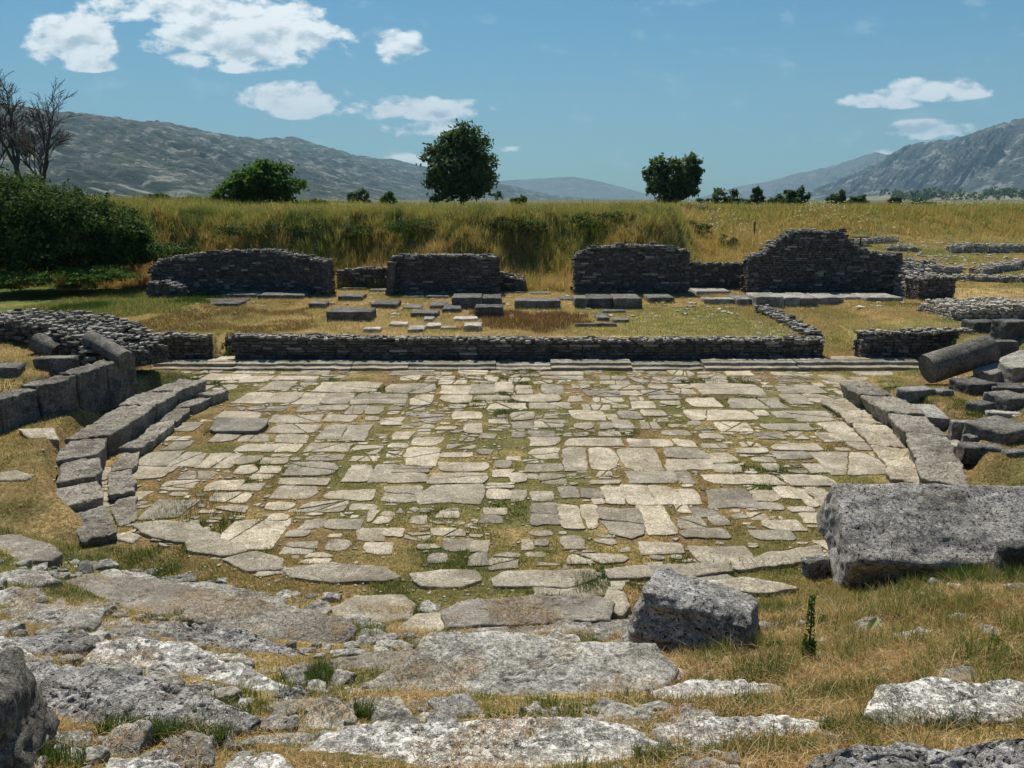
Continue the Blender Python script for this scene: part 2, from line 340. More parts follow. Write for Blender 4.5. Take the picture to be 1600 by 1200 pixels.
mL = mountain_mat('hillside_scrub', *GREYG, 1.6)
mR = mountain_mat('rocky_mountain', (.07, .085, .075), (.15, .15, .14), (.018, .03, .022), (.44, .42, .39), 1.0,
                  scree=[(*AT(1572, 240, 4700), 85, 26), (*AT(1402, 270, 6300), 120, 40)])
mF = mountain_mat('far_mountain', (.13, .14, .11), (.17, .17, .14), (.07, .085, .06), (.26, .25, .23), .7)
mH = mountain_mat('dry_foothill', (.26, .23, .16), (.32, .28, .19), (.10, .11, .06), (.36, .32, .25), 4)
mountain('mountain_left', [(-420, 60, 2600), (-200, 130, 2900), (0, 160, 3200), (85, 173, 3500), (150, 180, 3800), (215, 190, 4200), (245, 189, 4400), (310, 202, 4900), (360, 211, 5300), (405, 216, 5700), (455, 215, 6200), (500, 230, 6600), (560, 243, 7100), (612, 249, 7600), (665, 264, 8100), (730, 290, 8700), (800, 312, 9300)], (1500, -900), mL, 2, 420, 130, .07, 4, 1.6)
mountain('mountain_far', [(640, 300, 15000), (720, 290, 14000), (780, 283, 14000), (850, 279, 14000), (895, 276, 14000), (935, 283, 14000), (975, 293, 14000), (1010, 307, 14000), (1035, 316, 14000)], (300, -2500), mF, 2, 160, 60, .04, 8)
mountain('mountain_right_far', [(1050, 318, 12500), (1095, 308, 12300), (1150, 292, 12000), (1200, 284, 11700), (1240, 272, 11400), (1290, 262, 11000), (1335, 248, 10700), (1368, 237, 10400), (1392, 243, 10200), (1430, 262, 9900), (1500, 290, 9800)], (-700, -1800), mF, 2, 200, 70, .07, 12)
mountain('mountain_right', [(1150, 319, 8300), (1230, 306, 8000), (1310, 290, 7600), (1350, 268, 7300), (1390, 248, 6900), (1420, 226, 6600), (1450, 221, 6300), (1485, 217, 6000), (1520, 206, 5700), (1560, 196, 5400), (1600, 183, 5100), (1700, 168, 4800), (1850, 140, 4500), (2050, 110, 4200)], (-1100, -1300), mR, 2, 360, 120, .09, 17, 1.3)
mountain('foothill', [(1280, 316, 2500), (1340, 308, 2500), (1400, 303, 2450), (1460, 300, 2400), (1520, 302, 2300), (1580, 298, 2200), (1650, 296, 2100), (1800, 290, 2000), (2000, 285, 1900)], (-120, -420), mH, 2, 160, 50, .05, 23)

hb = Acc()
lo, hi = np.array([-12000., -400., -3.]), np.array([13000., 17500., 1750.])
cv = np.array([[(lo, hi)[i][0], (lo, hi)[j][1], (lo, hi)[k][2]] for i in (0, 1) for j in (0, 1) for k in (0, 1)])
hb.add(cv, [[0, 1, 3, 2], [4, 6, 7, 5], [0, 4, 5, 1], [2, 3, 7, 6], [0, 2, 6, 4], [1, 5, 7, 3]])
hm = bpy.data.materials.new('haze_air'); hm.use_nodes = True; hm.node_tree.nodes.clear(); t = NT(hm.node_tree)
pv = t.n('ShaderNodeVolumePrincipled', {'Color': (.46, .76, 1.0), 'Density': 7.0e-5, 'Anisotropy': 0.0})
t.nt.links.new(pv.outputs[0], t.n('ShaderNodeOutputMaterial').inputs['Volume'])
tag(hb.obj('haze', hm), kind='stuff')

# ------------------------------------------------------------------ stone builders
_boxcache = {}
def box_lattice(nx, ny, nz):
    key = (nx, ny, nz)
    if key in _boxcache: return _boxcache[key]
    idx = {}; V = []; F = []
    def vid(i, j, k):
        q = (i, j, k)
        if q not in idx: idx[q] = len(V); V.append((2*i/nx-1, 2*j/ny-1, 2*k/nz-1))
        return idx[q]
    for i in range(nx):
        for j in range(ny):
            F.append((vid(i, j, 0), vid(i, j+1, 0), vid(i+1, j+1, 0), vid(i+1, j, 0))); F.append((vid(i, j, nz), vid(i+1, j, nz), vid(i+1, j+1, nz), vid(i, j+1, nz)))
    for i in range(nx):
        for k in range(nz):
            F.append((vid(i, 0, k), vid(i+1, 0, k), vid(i+1, 0, k+1), vid(i, 0, k+1))); F.append((vid(i, ny, k), vid(i, ny, k+1), vid(i+1, ny, k+1), vid(i+1, ny, k)))
    for j in range(ny):
        for k in range(nz):
            F.append((vid(0, j, k), vid(0, j, k+1), vid(0, j+1, k+1), vid(0, j+1, k))); F.append((vid(nx, j, k), vid(nx, j+1, k), vid(nx, j+1, k+1), vid(nx, j, k+1)))
    _boxcache[key] = (np.array(V), np.array(F)); return _boxcache[key]
def rotm(rz=0, rx=0, ry=0):
    a = np.array([[cos(rz), -sin(rz), 0], [sin(rz), cos(rz), 0], [0, 0, 1]])
    b = np.array([[1, 0, 0], [0, cos(rx), -sin(rx)], [0, sin(rx), cos(rx)]])
    c = np.array([[cos(ry), 0, sin(ry)], [0, 1, 0], [-sin(ry), 0, cos(ry)]])
    return a@b@c
def warp(V, amp, sc, seed, strata=2.5, fine=.35):
    """stone surface: worn lumps, ledges along the bedding, small chips"""
    p = V/sc; q = p*np.array([1, 1, strata])+seed*7.31
    d = np.stack([fbm(q+31*k, 4, seed+k, .55) for k in range(3)], 1)
    q2 = V/(sc*.28)*np.array([1, 1, 1.8])+seed*3.1
    d2 = np.stack([fbm(q2+17*k, 3, seed+20+k, .6) for k in range(3)], 1)
    return V+d*amp*np.array([1, 1, .7])+d2*amp*fine
def block_mesh(hx, hy, hz, cell, cham, amp, seed, sc=.6, strata=2.5):
    n = [int(np.clip(round(2*h/cell), 3, 40)) for h in (hx, hy, hz)]
    V, F = box_lattice(*n); h = np.array([hx, hy, hz])
    c = min(cham, .45*min(hx, hy, hz)*2); P = V*h; Q = np.clip(P, -(h-c), h-c); D = P-Q
    L = np.linalg.norm(D, axis=1, keepdims=True); P = Q+np.where(L > 1e-9, D/np.maximum(L, 1e-9)*np.minimum(L, c), 0)
    return warp(P, amp, sc, seed, strata), F
SEED = [100]
def nseed(): SEED[0] += 1; return SEED[0]
def stone_block(name, label, c, dims, mat, rz=0, rx=0, ry=0, cell=.07, cham=.04, amp=.04, cat='stone block', group=None, parent=None, tint=None, taper=None, smooth=True, sc=.6, strata=2.5):
    """block whose base centre is c; dims = full size"""
    sd_ = nseed(); V, F = block_mesh(dims[0]/2, dims[1]/2, dims[2]/2, cell, cham, amp, sd_, sc, strata)
    if taper is not None: V = V*(1+np.outer((V[:, 2]/dims[2]), np.array([taper[0], taper[1], 0])))
    V = V@rotm(rz, rx, ry).T+np.array([0, 0, dims[2]/2])
    tt = (random.random() if tint is None else tint)
    o = mesh_obj(name, V, F, None, M[mat], {'tint': np.full(len(V), tt)}, smooth, parent)
    o.location = tuple(float(q) for q in c)
    if parent is None: tag(o, label, cat, group)
    return o
def slab_mesh(poly, ztop, thick, amp=.02, cell=.08, bev=.03, seed=1, tilt=(0, 0), jag=.03, rings=None, under=.05):
    """flat stone from a plan outline (world xy), worn edge, uneven top"""
    poly = np.asarray(poly, float); c = poly.mean(0)
    a = np.concatenate([poly, poly[:1]]); L = np.hypot(*(a[1:]-a[:-1]).T); cum = np.concatenate([[0], np.cumsum(L)]); per = cum[-1]
    n = int(np.clip(per/cell, 12, 260)); s = np.linspace(0, per, n, endpoint=False)
    o = np.stack([np.interp(s, cum, a[:, 0]), np.interp(s, cum, a[:, 1])], 1)
    if jag:
        o = o+np.stack([fbm(np.stack([o[:, 0]*1.0, o[:, 1]*1.0, o[:, 0]*0+seed], 1)/max(jag*6, .12), 3, seed+k) for k in (0, 1)], 1)*jag*1.6
    size = np.sqrt(abs(np.sum(o[:, 0]*np.roll(o[:, 1], -1)-o[:, 1]*np.roll(o[:, 0], -1))/2))
    K = rings or int(np.clip(size/2/cell, 2, 30))
    R = [(k/K)*(1-bev*1.6/max(size, .2)*2) for k in range(1, K+1)]
    V = [np.array([[c[0], c[1], 0]])]
    for f in R: V.append(np.concatenate([c+(o-c)*f, np.zeros((n, 1))], 1))
    V.append(np.concatenate([c+(o-c)*(1-.3*bev*2/max(size, .2)), np.full((n, 1), -bev*.45)], 1))
    V.append(np.concatenate([o, np.full((n, 1), -bev*1.1)], 1))
    ns = max(1, int(thick/cell))
    for k in range(1, ns+1): V.append(np.concatenate([c+(o-c)*(1-under*min(1, 2*k/ns)), np.full((n, 1), -bev*1.1-(thick-bev)*k/ns)], 1))
    V = np.concatenate(V); Rn = (len(V)-1)//n
    F3 = [(0, 1+i, 1+(i+1) % n) for i in range(n)]
    b = 1+np.arange(Rn-1)[:, None]*n; i = np.arange(n)[None]; j = (i+1) % n
    F4 = np.stack([(b+i).ravel(), (b+n+i).ravel(), (b+n+j).ravel(), (b+j).ravel()], 1)
    d = fbm(np.stack([V[:, 0], V[:, 1], V[:, 2]*2+seed*5.3], 1)/max(.35, 4*cell), 5, seed, .55)
    V[:, 2] += d*amp*1.5+ztop+(V[:, 0]-c[0])*tilt[0]+(V[:, 1]-c[1])*tilt[1]
    if amp > .02:
        e_ = fbm(np.stack([V[:, 0]/.42, V[:, 1]/.30, V[:, 2]*0+seed*2.3], 1), 4, seed+40, .6)
        V = warp(V, amp*.8, .5, seed, 1.2, .2); V[:, 2] -= amp*1.2*np.exp(-(e_/.05)**2)+amp*.45*(e_ > .2)
        V[:, 2] += amp*.22*fbm(V/.06, 3, seed+60, .6)
    return V, F4, np.array(F3)

# footprints of stones, so that grass leaves them clear: raster over x -16..16, y 1..32
RES = .03; OCC = np.zeros((int(32/RES), int(32/RES)), bool); OCH = np.full(OCC.shape, 99.0)
def occupy(poly, shrink=.04, z=None):
    poly = np.asarray(poly, float); c = poly.mean(0); poly = c+(poly-c)*(1-shrink)
    x0, y0 = poly.min(0); x1, y1 = poly.max(0)
    i0, i1 = int((x0+16)/RES), int((x1+16)/RES)+1; j0, j1 = int((y0-1)/RES), int((y1-1)/RES)+1
    i0, j0 = max(i0, 0), max(j0, 0); i1, j1 = min(i1, OCC.shape[1]), min(j1, OCC.shape[0])
    if i1 <= i0 or j1 <= j0: return
    xs = -16+(np.arange(i0, i1)+.5)*RES; ys = 1+(np.arange(j0, j1)+.5)*RES; XX, YY = np.meshgrid(xs, ys); ins = np.zeros(XX.shape, bool)
    a, b = poly, np.roll(poly, -1, 0)
    for (ax, ay), (bx, by) in zip(a, b):
        if abs(by-ay) < 1e-9: continue
        ins ^= ((ay > YY) != (by > YY))&(XX < (bx-ax)*(YY-ay)/(by-ay)+ax)
    OCC[j0:j1, i0:i1] |= ins
    if z is not None: OCH[j0:j1, i0:i1][ins] = z
def occ(x, y):
    i = ((x+16)/RES).astype(int); j = ((y-1)/RES).astype(int); ok = (i >= 0)&(i < OCC.shape[1])&(j >= 0)&(j < OCC.shape[0])
    jc, ic = np.clip(j, 0, OCC.shape[0]-1), np.clip(i, 0, OCC.shape[1]-1)
    return np.where(ok, OCC[jc, ic], False) & (G(x, y) < OCH[jc, ic]+.015)

# ------------------------------------------------------------------ orchestra paving
PA = [(70,290,8,36),(250,400,18,50),(370,500,45,90),(640,950,50,98),(980,1215,55,104),(1250,1385,68,110),(1400,1500,60,108),(1510,1600,50,100),(240,405,100,152),(395,530,103,152),(540,660,104,156),(665,800,104,156),(810,1085,108,160),(1095,1205,115,165),(1250,1395,114,150),(1405,1590,118,138),(540,630,160,195),(640,770,165,190),(780,865,165,208),(870,950,170,210),(400,645,212,250),(660,815,215,248),(870,930,222,240),(110,230,305,345),(245,385,310,342),(425,575,312,348),(390,625,262,300),(650,755,262,330),(765,875,262,340),(950,1050,228,262),(1310,1450,195,232),(1360,1440,258,302),(1445,1510,305,328),(1105,1240,325,362),(1010,1095,295,332),(1070,1225,375,462),(1010,1190,470,500),(230,435,358,395),(440,535,360,395),(350,480,425,455),(210,330,415,455),(225,325,465,505),(335,440,470,502),(495,720,450,512),(430,680,530,560),(410,630,567,628),(90,240,540,590),(245,350,555,585),(90,280,600,645),(780,895,460,545),(903,1000,460,545),(1000,1170,503,548),(1185,1475,505,552),(1225,1490,448,495),(1145,1460,558,648),(960,1135,570,640),(655,905,588,635),(370,500,650,680),(390,485,708,735),(560,652,735,772),(660,835,733,775),(150,450,738,880),(835,960,775,835),(965,1050,780,815),(870,1005,845,900),(460,605,848,900),(560,700,905,945),(1100,1165,715,750),(1240,1330,690,720),(1460,1560,675,705),(1450,1550,712,745),(1480,1600,555,575),(1480,1590,580,630),(1515,1600,440,475),(1505,1600,485,520),(1245,1400,400,420),(1430,1500,385,405),(1395,1475,900,955),(1270,1395,830,885),(1403,1480,840,890),(690,780,835,880),(1185,1260,905,945)]
PB = [(20,100,65,108),(150,260,62,108),(5,240,115,148),(90,285,152,180),(0,115,198,235),(0,105,250,280),(0,60,298,322),(90,215,292,320),(90,230,325,368),(95,230,378,428),(285,350,120,145),(300,460,190,235),(475,520,210,235),(535,642,195,232),(510,600,238,278),(440,505,250,280),(325,405,255,280),(600,715,145,178),(750,840,145,165),(650,755,190,215),(430,540,295,318),(265,545,328,365),(260,370,378,488),(385,525,378,486),(545,735,382,488),(760,960,378,425),(760,1000,430,485),(975,1105,400,445),(1005,1145,455,495),(700,800,332,368),(815,910,335,368),(585,690,335,368),(580,815,497,553),(820,895,497,555),(960,1335,508,558),(1370,1600,512,560),(240,330,570,625),(345,455,580,625),(462,550,575,655),(560,697,565,658),(703,830,565,655),(850,930,585,655),(970,1195,580,670),(1205,1325,590,638),(1330,1440,570,630),(1450,1600,585,670),(100,225,655,755),(240,425,660,785),(460,650,678,820),(660,785,665,805),(905,1030,680,720),(825,955,724,778),(1000,1070,718,758),(845,1080,785,825),(650,860,845,905),(60,105,835,880),(125,180,835,860),(255,350,818,878),(275,590,908,950),(1270,1440,740,785),(1455,1590,700,750),(1210,1400,790,830),(1390,1500,672,692),(1235,1340,650,680),(930,1245,58,108),(1330,1435,65,105),(1440,1545,65,105),(1365,1480,110,160),(1485,1600,110,155),(885,1035,130,170),(1085,1355,128,180),(870,1205,190,238),(1215,1270,190,215),(1400,1590,195,242),(1310,1385,195,225),(1260,1490,258,285),(880,940,242,262),(1540,1600,300,340),(1300,1540,358,385),(1310,1490,395,430),(1125,1280,380,402),(1250,1330,455,490),(1480,1575,460,500),(810,900,82,108),(815,895,62,80),(690,770,65,85),(540,640,95,112),(0,60,505,545),(70,130,505,530),(100,205,590,640),(0,65,590,640),(410,458,630,655),(400,540,540,555),(940,1050,305,330),(950,1070,355,375),(810,880,288,312),(750,800,290,312)]
PC = [(90,335,640,735),(350,520,642,738),(530,745,650,745),(25,285,742,820),(280,410,572,625),(340,475,440,495),(150,410,975,1100)]
PD = [(640,940,765,860),(650,800,622,668),(650,735,672,710),(740,830,672,710),(790,890,712,755),(480,690,875,915)]
rects = []
for L_, ox, oy, s_ in ((PA, 300, 580, 3.2), (PB, 800, 580, 3.2), (PC, 200, 560, 4.443), (PD, 1066, 450, 2.996)):
    for xl, xr_, yt, yb in L_:
        ym = oy+(yt+yb)/2/s_; a = W(ox+xl/s_, ym, .05); b = W(ox+xr_/s_, ym, .05); f = W(ox+xl/s_, oy+yt/s_, .05)[1]; n_ = W(ox+xl/s_, oy+yb/s_, .05)[1]
        rects.append((a[0]-.035, b[0]+.035, n_-.045, f+.03))
pav = Acc()
def corner(x0, x1, y0, y1):
    """rectangle with worn, uneven corners"""
    w_, h_ = x1-x0, y1-y0; j = lambda k: random.uniform(-1, 1)*k*min(w_, h_)
    P_ = []
    for (a, b) in ((0, 0), (.5, 0), (1, 0), (1, .5), (1, 1), (.5, 1), (0, 1), (0, .5)):
        P_.append((x0+a*w_+j(.07), y0+b*h_+j(.07)))
    P_ = np.array(P_)
    for k in (0, 2, 4, 6):
        if random.random() < .35: P_[k] += (np.array([(x0+x1)/2, (y0+y1)/2])-P_[k])*random.uniform(.08, .25)
    return P_
def clip_half(P_, pt, nrm):
    out = []
    for k in range(len(P_)):
        a, b = P_[k], P_[(k+1) % len(P_)]; da, db = np.dot(a-pt, nrm), np.dot(b-pt, nrm)
        if da >= 0: out.append(a)
        if da*db < 0: out.append(a+(b-a)*da/(da-db))
    return np.array(out)
def lay(P_, z, tint, seed, cell=.10, jag=.04):
    V, f4, f3 = slab_mesh(P_, z, .10, .006, cell, .006, seed, (random.uniform(-.01, .01), random.uniform(-.01, .01)), jag)
    pav.add(V, f4, f3, tint); occupy(P_, .02)
def area(P_): return abs(np.sum(P_[:, 0]*np.roll(P_[:, 1], -1)-P_[:, 1]*np.roll(P_[:, 0], -1)))/2
k_ = 0
for (x0, x1, y0, y1) in rects:
    if x1-x0 < .1 or y1-y0 < .1: continue
    P_ = corner(x0, x1, y0, y1); k_ += 1; tint = random.uniform(.02, 1.0); z = .022+random.uniform(-.006, .010)
    pieces = [P_]
    if random.random() < .38 and (x1-x0) > .55:
        th = random.uniform(0, pi); nrm = np.array([cos(th), sin(th)]); pt = P_.mean(0)+np.array([random.uniform(-.2, .2)*(x1-x0), 0])
        pieces = [q for q in (clip_half(P_, pt+nrm*.013, nrm), clip_half(P_, pt-nrm*.013, -nrm)) if len(q) > 2]
    for q in pieces:
        if area(q) > .012: lay(q, z+random.uniform(-.004, .004), tint+random.uniform(-.08, .08), k_*3+len(q))
OCCR = OCC.copy()
# broken fragments between the traced slabs
cnt = 0
for size, tries in ((1.0, 1800), (.75, 2500), (.5, 4000), (.32, 6000), (.19, 7000)):
    for _ in range(tries):
        x, y = random.uniform(-13, 13.8), random.uniform(11.2, 26.9)
        if y > 24 and abs(x) > 11.3 and size < .4: continue
        if math.hypot(x, y-21.8) > 11.0 and y < 24: continue
        if y > 24 and (x < -12.9 or x > 13.7): continue
        bare = float(fbm2(np.array([x]), np.array([y]), 1.9, 2, 77)[0])
        if bare > .21 or random.random() > .95-(.15 if size < .3 else 0): continue
        w_, h_ = size*random.uniform(.7, 1.6), size*random.uniform(.5, .95)
        x0, x1, y0, y1 = x-w_/2, x+w_/2, y-h_/2, y+h_/2
        i0, i1, j0, j1 = int((x0+.01+16)/RES), int((x1-.01+16)/RES)+1, int((y0-1)/RES), int((y1-1)/RES)+1
        if OCC[j0:j1, i0:i1].any(): continue
        n_ = random.randint(4, 8); th = np.sort(np.array([(q+random.uniform(-.42, .42)+.5)/n_*2*pi for q in range(n_)]))
        P_ = np.stack([x+w_*.53*np.sign(np.cos(th))*np.abs(np.cos(th))**.6, y+h_*.53*np.sign(np.sin(th))*np.abs(np.sin(th))**.6], 1)
        cnt += 1; 
        if size > .4:
            P_ = corner(x0, x1, y0, y1)
        ps = [P_]
        for _k in range(random.randint(0, 3) if size > .25 else 0):
            if not ps: break
            j_ = max(range(len(ps)), key=lambda i_: area(ps[i_])); P0 = ps.pop(j_); th = random.uniform(0, pi); nrm = np.array([cos(th), sin(th)]); pt = P0.mean(0)+np.array([random.uniform(-.1, .1), 0])
            ps += [q for q in (clip_half(P0, pt+nrm*.02, nrm), clip_half(P0, pt-nrm*.02, -nrm)) if len(q) > 2 and area(q) > .01]
        tb = random.uniform(.02, 1.0)
        for q in ps:
            if random.random() > .12: lay(q, .018+random.uniform(-.010, .010), tb+random.uniform(-.12, .12), 900+cnt, .10, .02)
tag(pav.obj('orchestra_paving', M['paving'], True), kind='structure')

# curved edge of flat slabs round the near side of the orchestra
def outl(pts, z): return np.array([W(px, py, z)[:2] for px, py in pts])
kf = empty('orchestra_edge', W(760, 900, .0)); tag(kf, 'near curved edge of broad flat beige slabs round the paved floor', 'kerb')
RING = [[(205,818),(250,812),(300,815),(345,835),(330,850),(270,846),(225,835)], [(290,846),(340,838),(380,850),(388,860),(345,868),(290,860)], [(345,872),(395,860),(445,872),(440,888),(385,892)],
        [(440,888),(520,878),(600,884),(628,900),(600,908),(520,910),(450,901)], [(638,896),(690,888),(745,890),(756,904),(720,917),(655,916)], [(768,904),(790,892),(925,888),(936,902),(890,917),(768,914)],
        [(942,888),(1040,880),(1140,878),(1148,892),(1060,902),(950,904)], [(1140,884),(1200,862),(1285,850),(1288,868),(1230,880),(1150,890)], [(1095,908),(1165,900),(1210,908),(1250,918),(1200,926),(1120,922)],
        [(45,828),(85,800),(145,798),(166,814),(135,834),(70,842)]]
for P_ in RING:
    q = outl(P_, .05); V, f4, f3 = slab_mesh(q, .05, .16, .016, .09, .015, nseed(), jag=.03); occupy(q)
    o = mesh_obj('kerb_slab', V, f4, f3, M['paving'], {'tint': np.full(len(V), random.uniform(.15, .5))}, True, kf, None); o.matrix_parent_inverse = kf.matrix_world.inverted()
    o.location = -kf.location; o.matrix_parent_inverse.identity()

# raised kerbs: two stepped arcs on each side
def arc_kerb(name, label, blocks, mat='kerb'):
    """blocks: (px, py) along the inner top edge, width to the outside, top height"""
    root = empty(name, W(blocks['e'][0][0], blocks['e'][0][1], 0)); tag(root, label, 'kerb')
    E = [W(px, py, blocks['z'])[:2] for px, py in blocks['e']]; wd = blocks['w']
    cen = np.array([0, 21.8])
    for k in range(len(E)-1):
        a, b = E[k], E[k+1]; a = a+(b-a)*.015; b = b-(b-E[k])*.015
        na = (a-cen)/np.linalg.norm(a-cen); nb = (b-cen)/np.linalg.norm(b-cen); ww = wd*random.uniform(.88, 1.1)*blocks.get('ws', [1]*99)[k]
        q = np.array([a, (a+b)/2+(na+nb)/2*-.04, b, b+nb*ww, (a+b)/2+(na+nb)/2*(ww+.03), a+na*ww])
        if np.cross(q[2]-q[0], q[4]-q[0]) < 0: q = q[::-1]
        zt = blocks['z']+random.uniform(-.03, .03)+blocks.get('dz', [0]*99)[k]
        V, f4, f3 = slab_mesh(q, zt, zt-blocks.get('zb', -.05), .036, .06, .03, nseed(), (random.uniform(-.03, .03), random.uniform(-.03, .03)), .055, under=blocks.get('u', .08)); occupy(q)
        V = V-np.array([*root.location])
        mesh_obj('kerb_block', V, f4, f3, M[mat], {'tint': np.full(len(V), random.uniform(.3, .9))}, True, root)
    return root
arc_kerb('curved_kerb', 'upper left kerb of worn grey blocks curving in deep shadow', {'z': .55, 'w': .95, 'zb': -.05, 'e': [(325, 596), (278, 612), (245, 632), (205, 655), (170, 678), (152, 705), (152, 735), (158, 762), (180, 800)], 'ws': [1, 1, 1, .95, .9, .85, .75, .62], 'dz': [.06, .02, 0, 0, -.06, -.13, -.2, -.33]})
arc_kerb('curved_kerb', 'lower left kerb of small stepped blocks beside the paving', {'z': .26, 'w': .46, 'zb': -.05, 'e': [(358, 610), (330, 620), (298, 635), (275, 655), (245, 680), (218, 697), (205, 725), (210, 760), (214, 795)], 'dz': [.04, .02, 0, 0, -.04, -.09, -.1, -.15]})
arc_kerb('curved_kerb', 'lower right kerb of smooth pale slabs curving along the paving', {'z': .16, 'w': .98, 'zb': -.05, 'e': [(1392, 748), (1386, 725), (1362, 690), (1330, 660), (1305, 640), (1280, 622)]}, 'paving')
arc_kerb('curved_kerb', 'upper right kerb of grey seat blocks above the pale slabs', {'z': .56, 'w': .95, 'zb': -.05, 'u': .22, 'e': [(1442, 745), (1432, 712), (1415, 672), (1385, 645), (1345, 618), (1310, 597)], 'dz': [-.02, -.03, 0, 0, .02]})

# stepped moulding along the foot of the stage
ms = empty('stage_step', (0, 27.4, 0)); tag(ms, 'long low stone step with moulded edge under the stage wall', 'step')
def xat(px, Y, z): return AT(px, 600-FPX*math.tan(PITCH-math.atan2(CZ-z, Y)), Y)[0]
for k, (a, b, hz) in enumerate([(215, 372, .2), (372, 552, .18), (552, 640, .15), (640, 775, .19), (775, 860, .12), (860, 985, .19), (985, 1094, .17), (1096, 1240, .22), (1240, 1432, .22)]):
    x0, x1 = xat(a, 27.6, .1)+.01, xat(b, 27.6, .1)-.01
    prof = [(27.05, -.05), (27.05, hz*.42), (27.10, hz*.5), (27.34, hz*.5), (27.36, hz*.62), (27.40, hz*.98), (27.46, hz*1.08), (27.62, hz*1.05), (27.66, hz*1.2), (27.98, hz*1.2), (28.0, -.05)]
    nx_ = int((x1-x0)/.12); xs = np.linspace(x0, x1, nx_+1); pr = np.array(prof)
    V = np.array([(x, p_[0], p_[1]) for x in xs for p_ in pr]); n_ = len(pr)
    V[:, 1] += fbm(V*np.array([2.2, 1, 1])+k, 3, 55)*.04; V[:, 2] += fbm(V*np.array([3.1, 1, 1])+k+9, 4, 56)*.035*(V[:, 2] > 0)+(.02*(k % 3)-.02)
    F4 = [(i*n_+j, (i+1)*n_+j, (i+1)*n_+j+1, i*n_+j+1) for i in range(nx_) for j in range(n_-1)]
    F3 = [(0, j, j+1) for j in range(1, n_-1)]+[(nx_*n_, nx_*n_+j+1, nx_*n_+j) for j in range(1, n_-1)]
    V -= np.array([*ms.location]); mesh_obj('moulding', V, F4, F3, M['paving'], {'tint': np.full(len(V), random.uniform(.1, .5))}, False, ms)

# ------------------------------------------------------------------ rubble masonry walls
T2, F2 = box_lattice(2, 2, 2); cw = 1-.07*np.maximum(0, (np.abs(T2).sum(1)-1)); T2 = T2*cw[:, None]
def stones(acc, C, S, R, tint, jit=.12):
    """many small stones at once: centres C, half sizes S, z-rotation R"""
    C, S, R = np.asarray(C), np.asarray(S), np.asarray(R); n = len(C)
    if n == 0: return
    V = T2[None]*S[:, None]; V = V+rng.uniform(-1, 1, V.shape)*np.minimum(S.min(1), .07)[:, None, None]*jit*2.2
    c, s = np.cos(R)[:, None], np.sin(R)[:, None]
    V = np.stack([V[..., 0]*c-V[..., 1]*s, V[..., 0]*s+V[..., 1]*c, V[..., 2]], 2)+C[:, None]
    F_ = (F2[None]+(np.arange(n)*len(T2))[:, None, None]).reshape(-1, 4)
    acc.add(V.reshape(-1, 3), F_, None, np.repeat(np.asarray(tint), len(T2)))
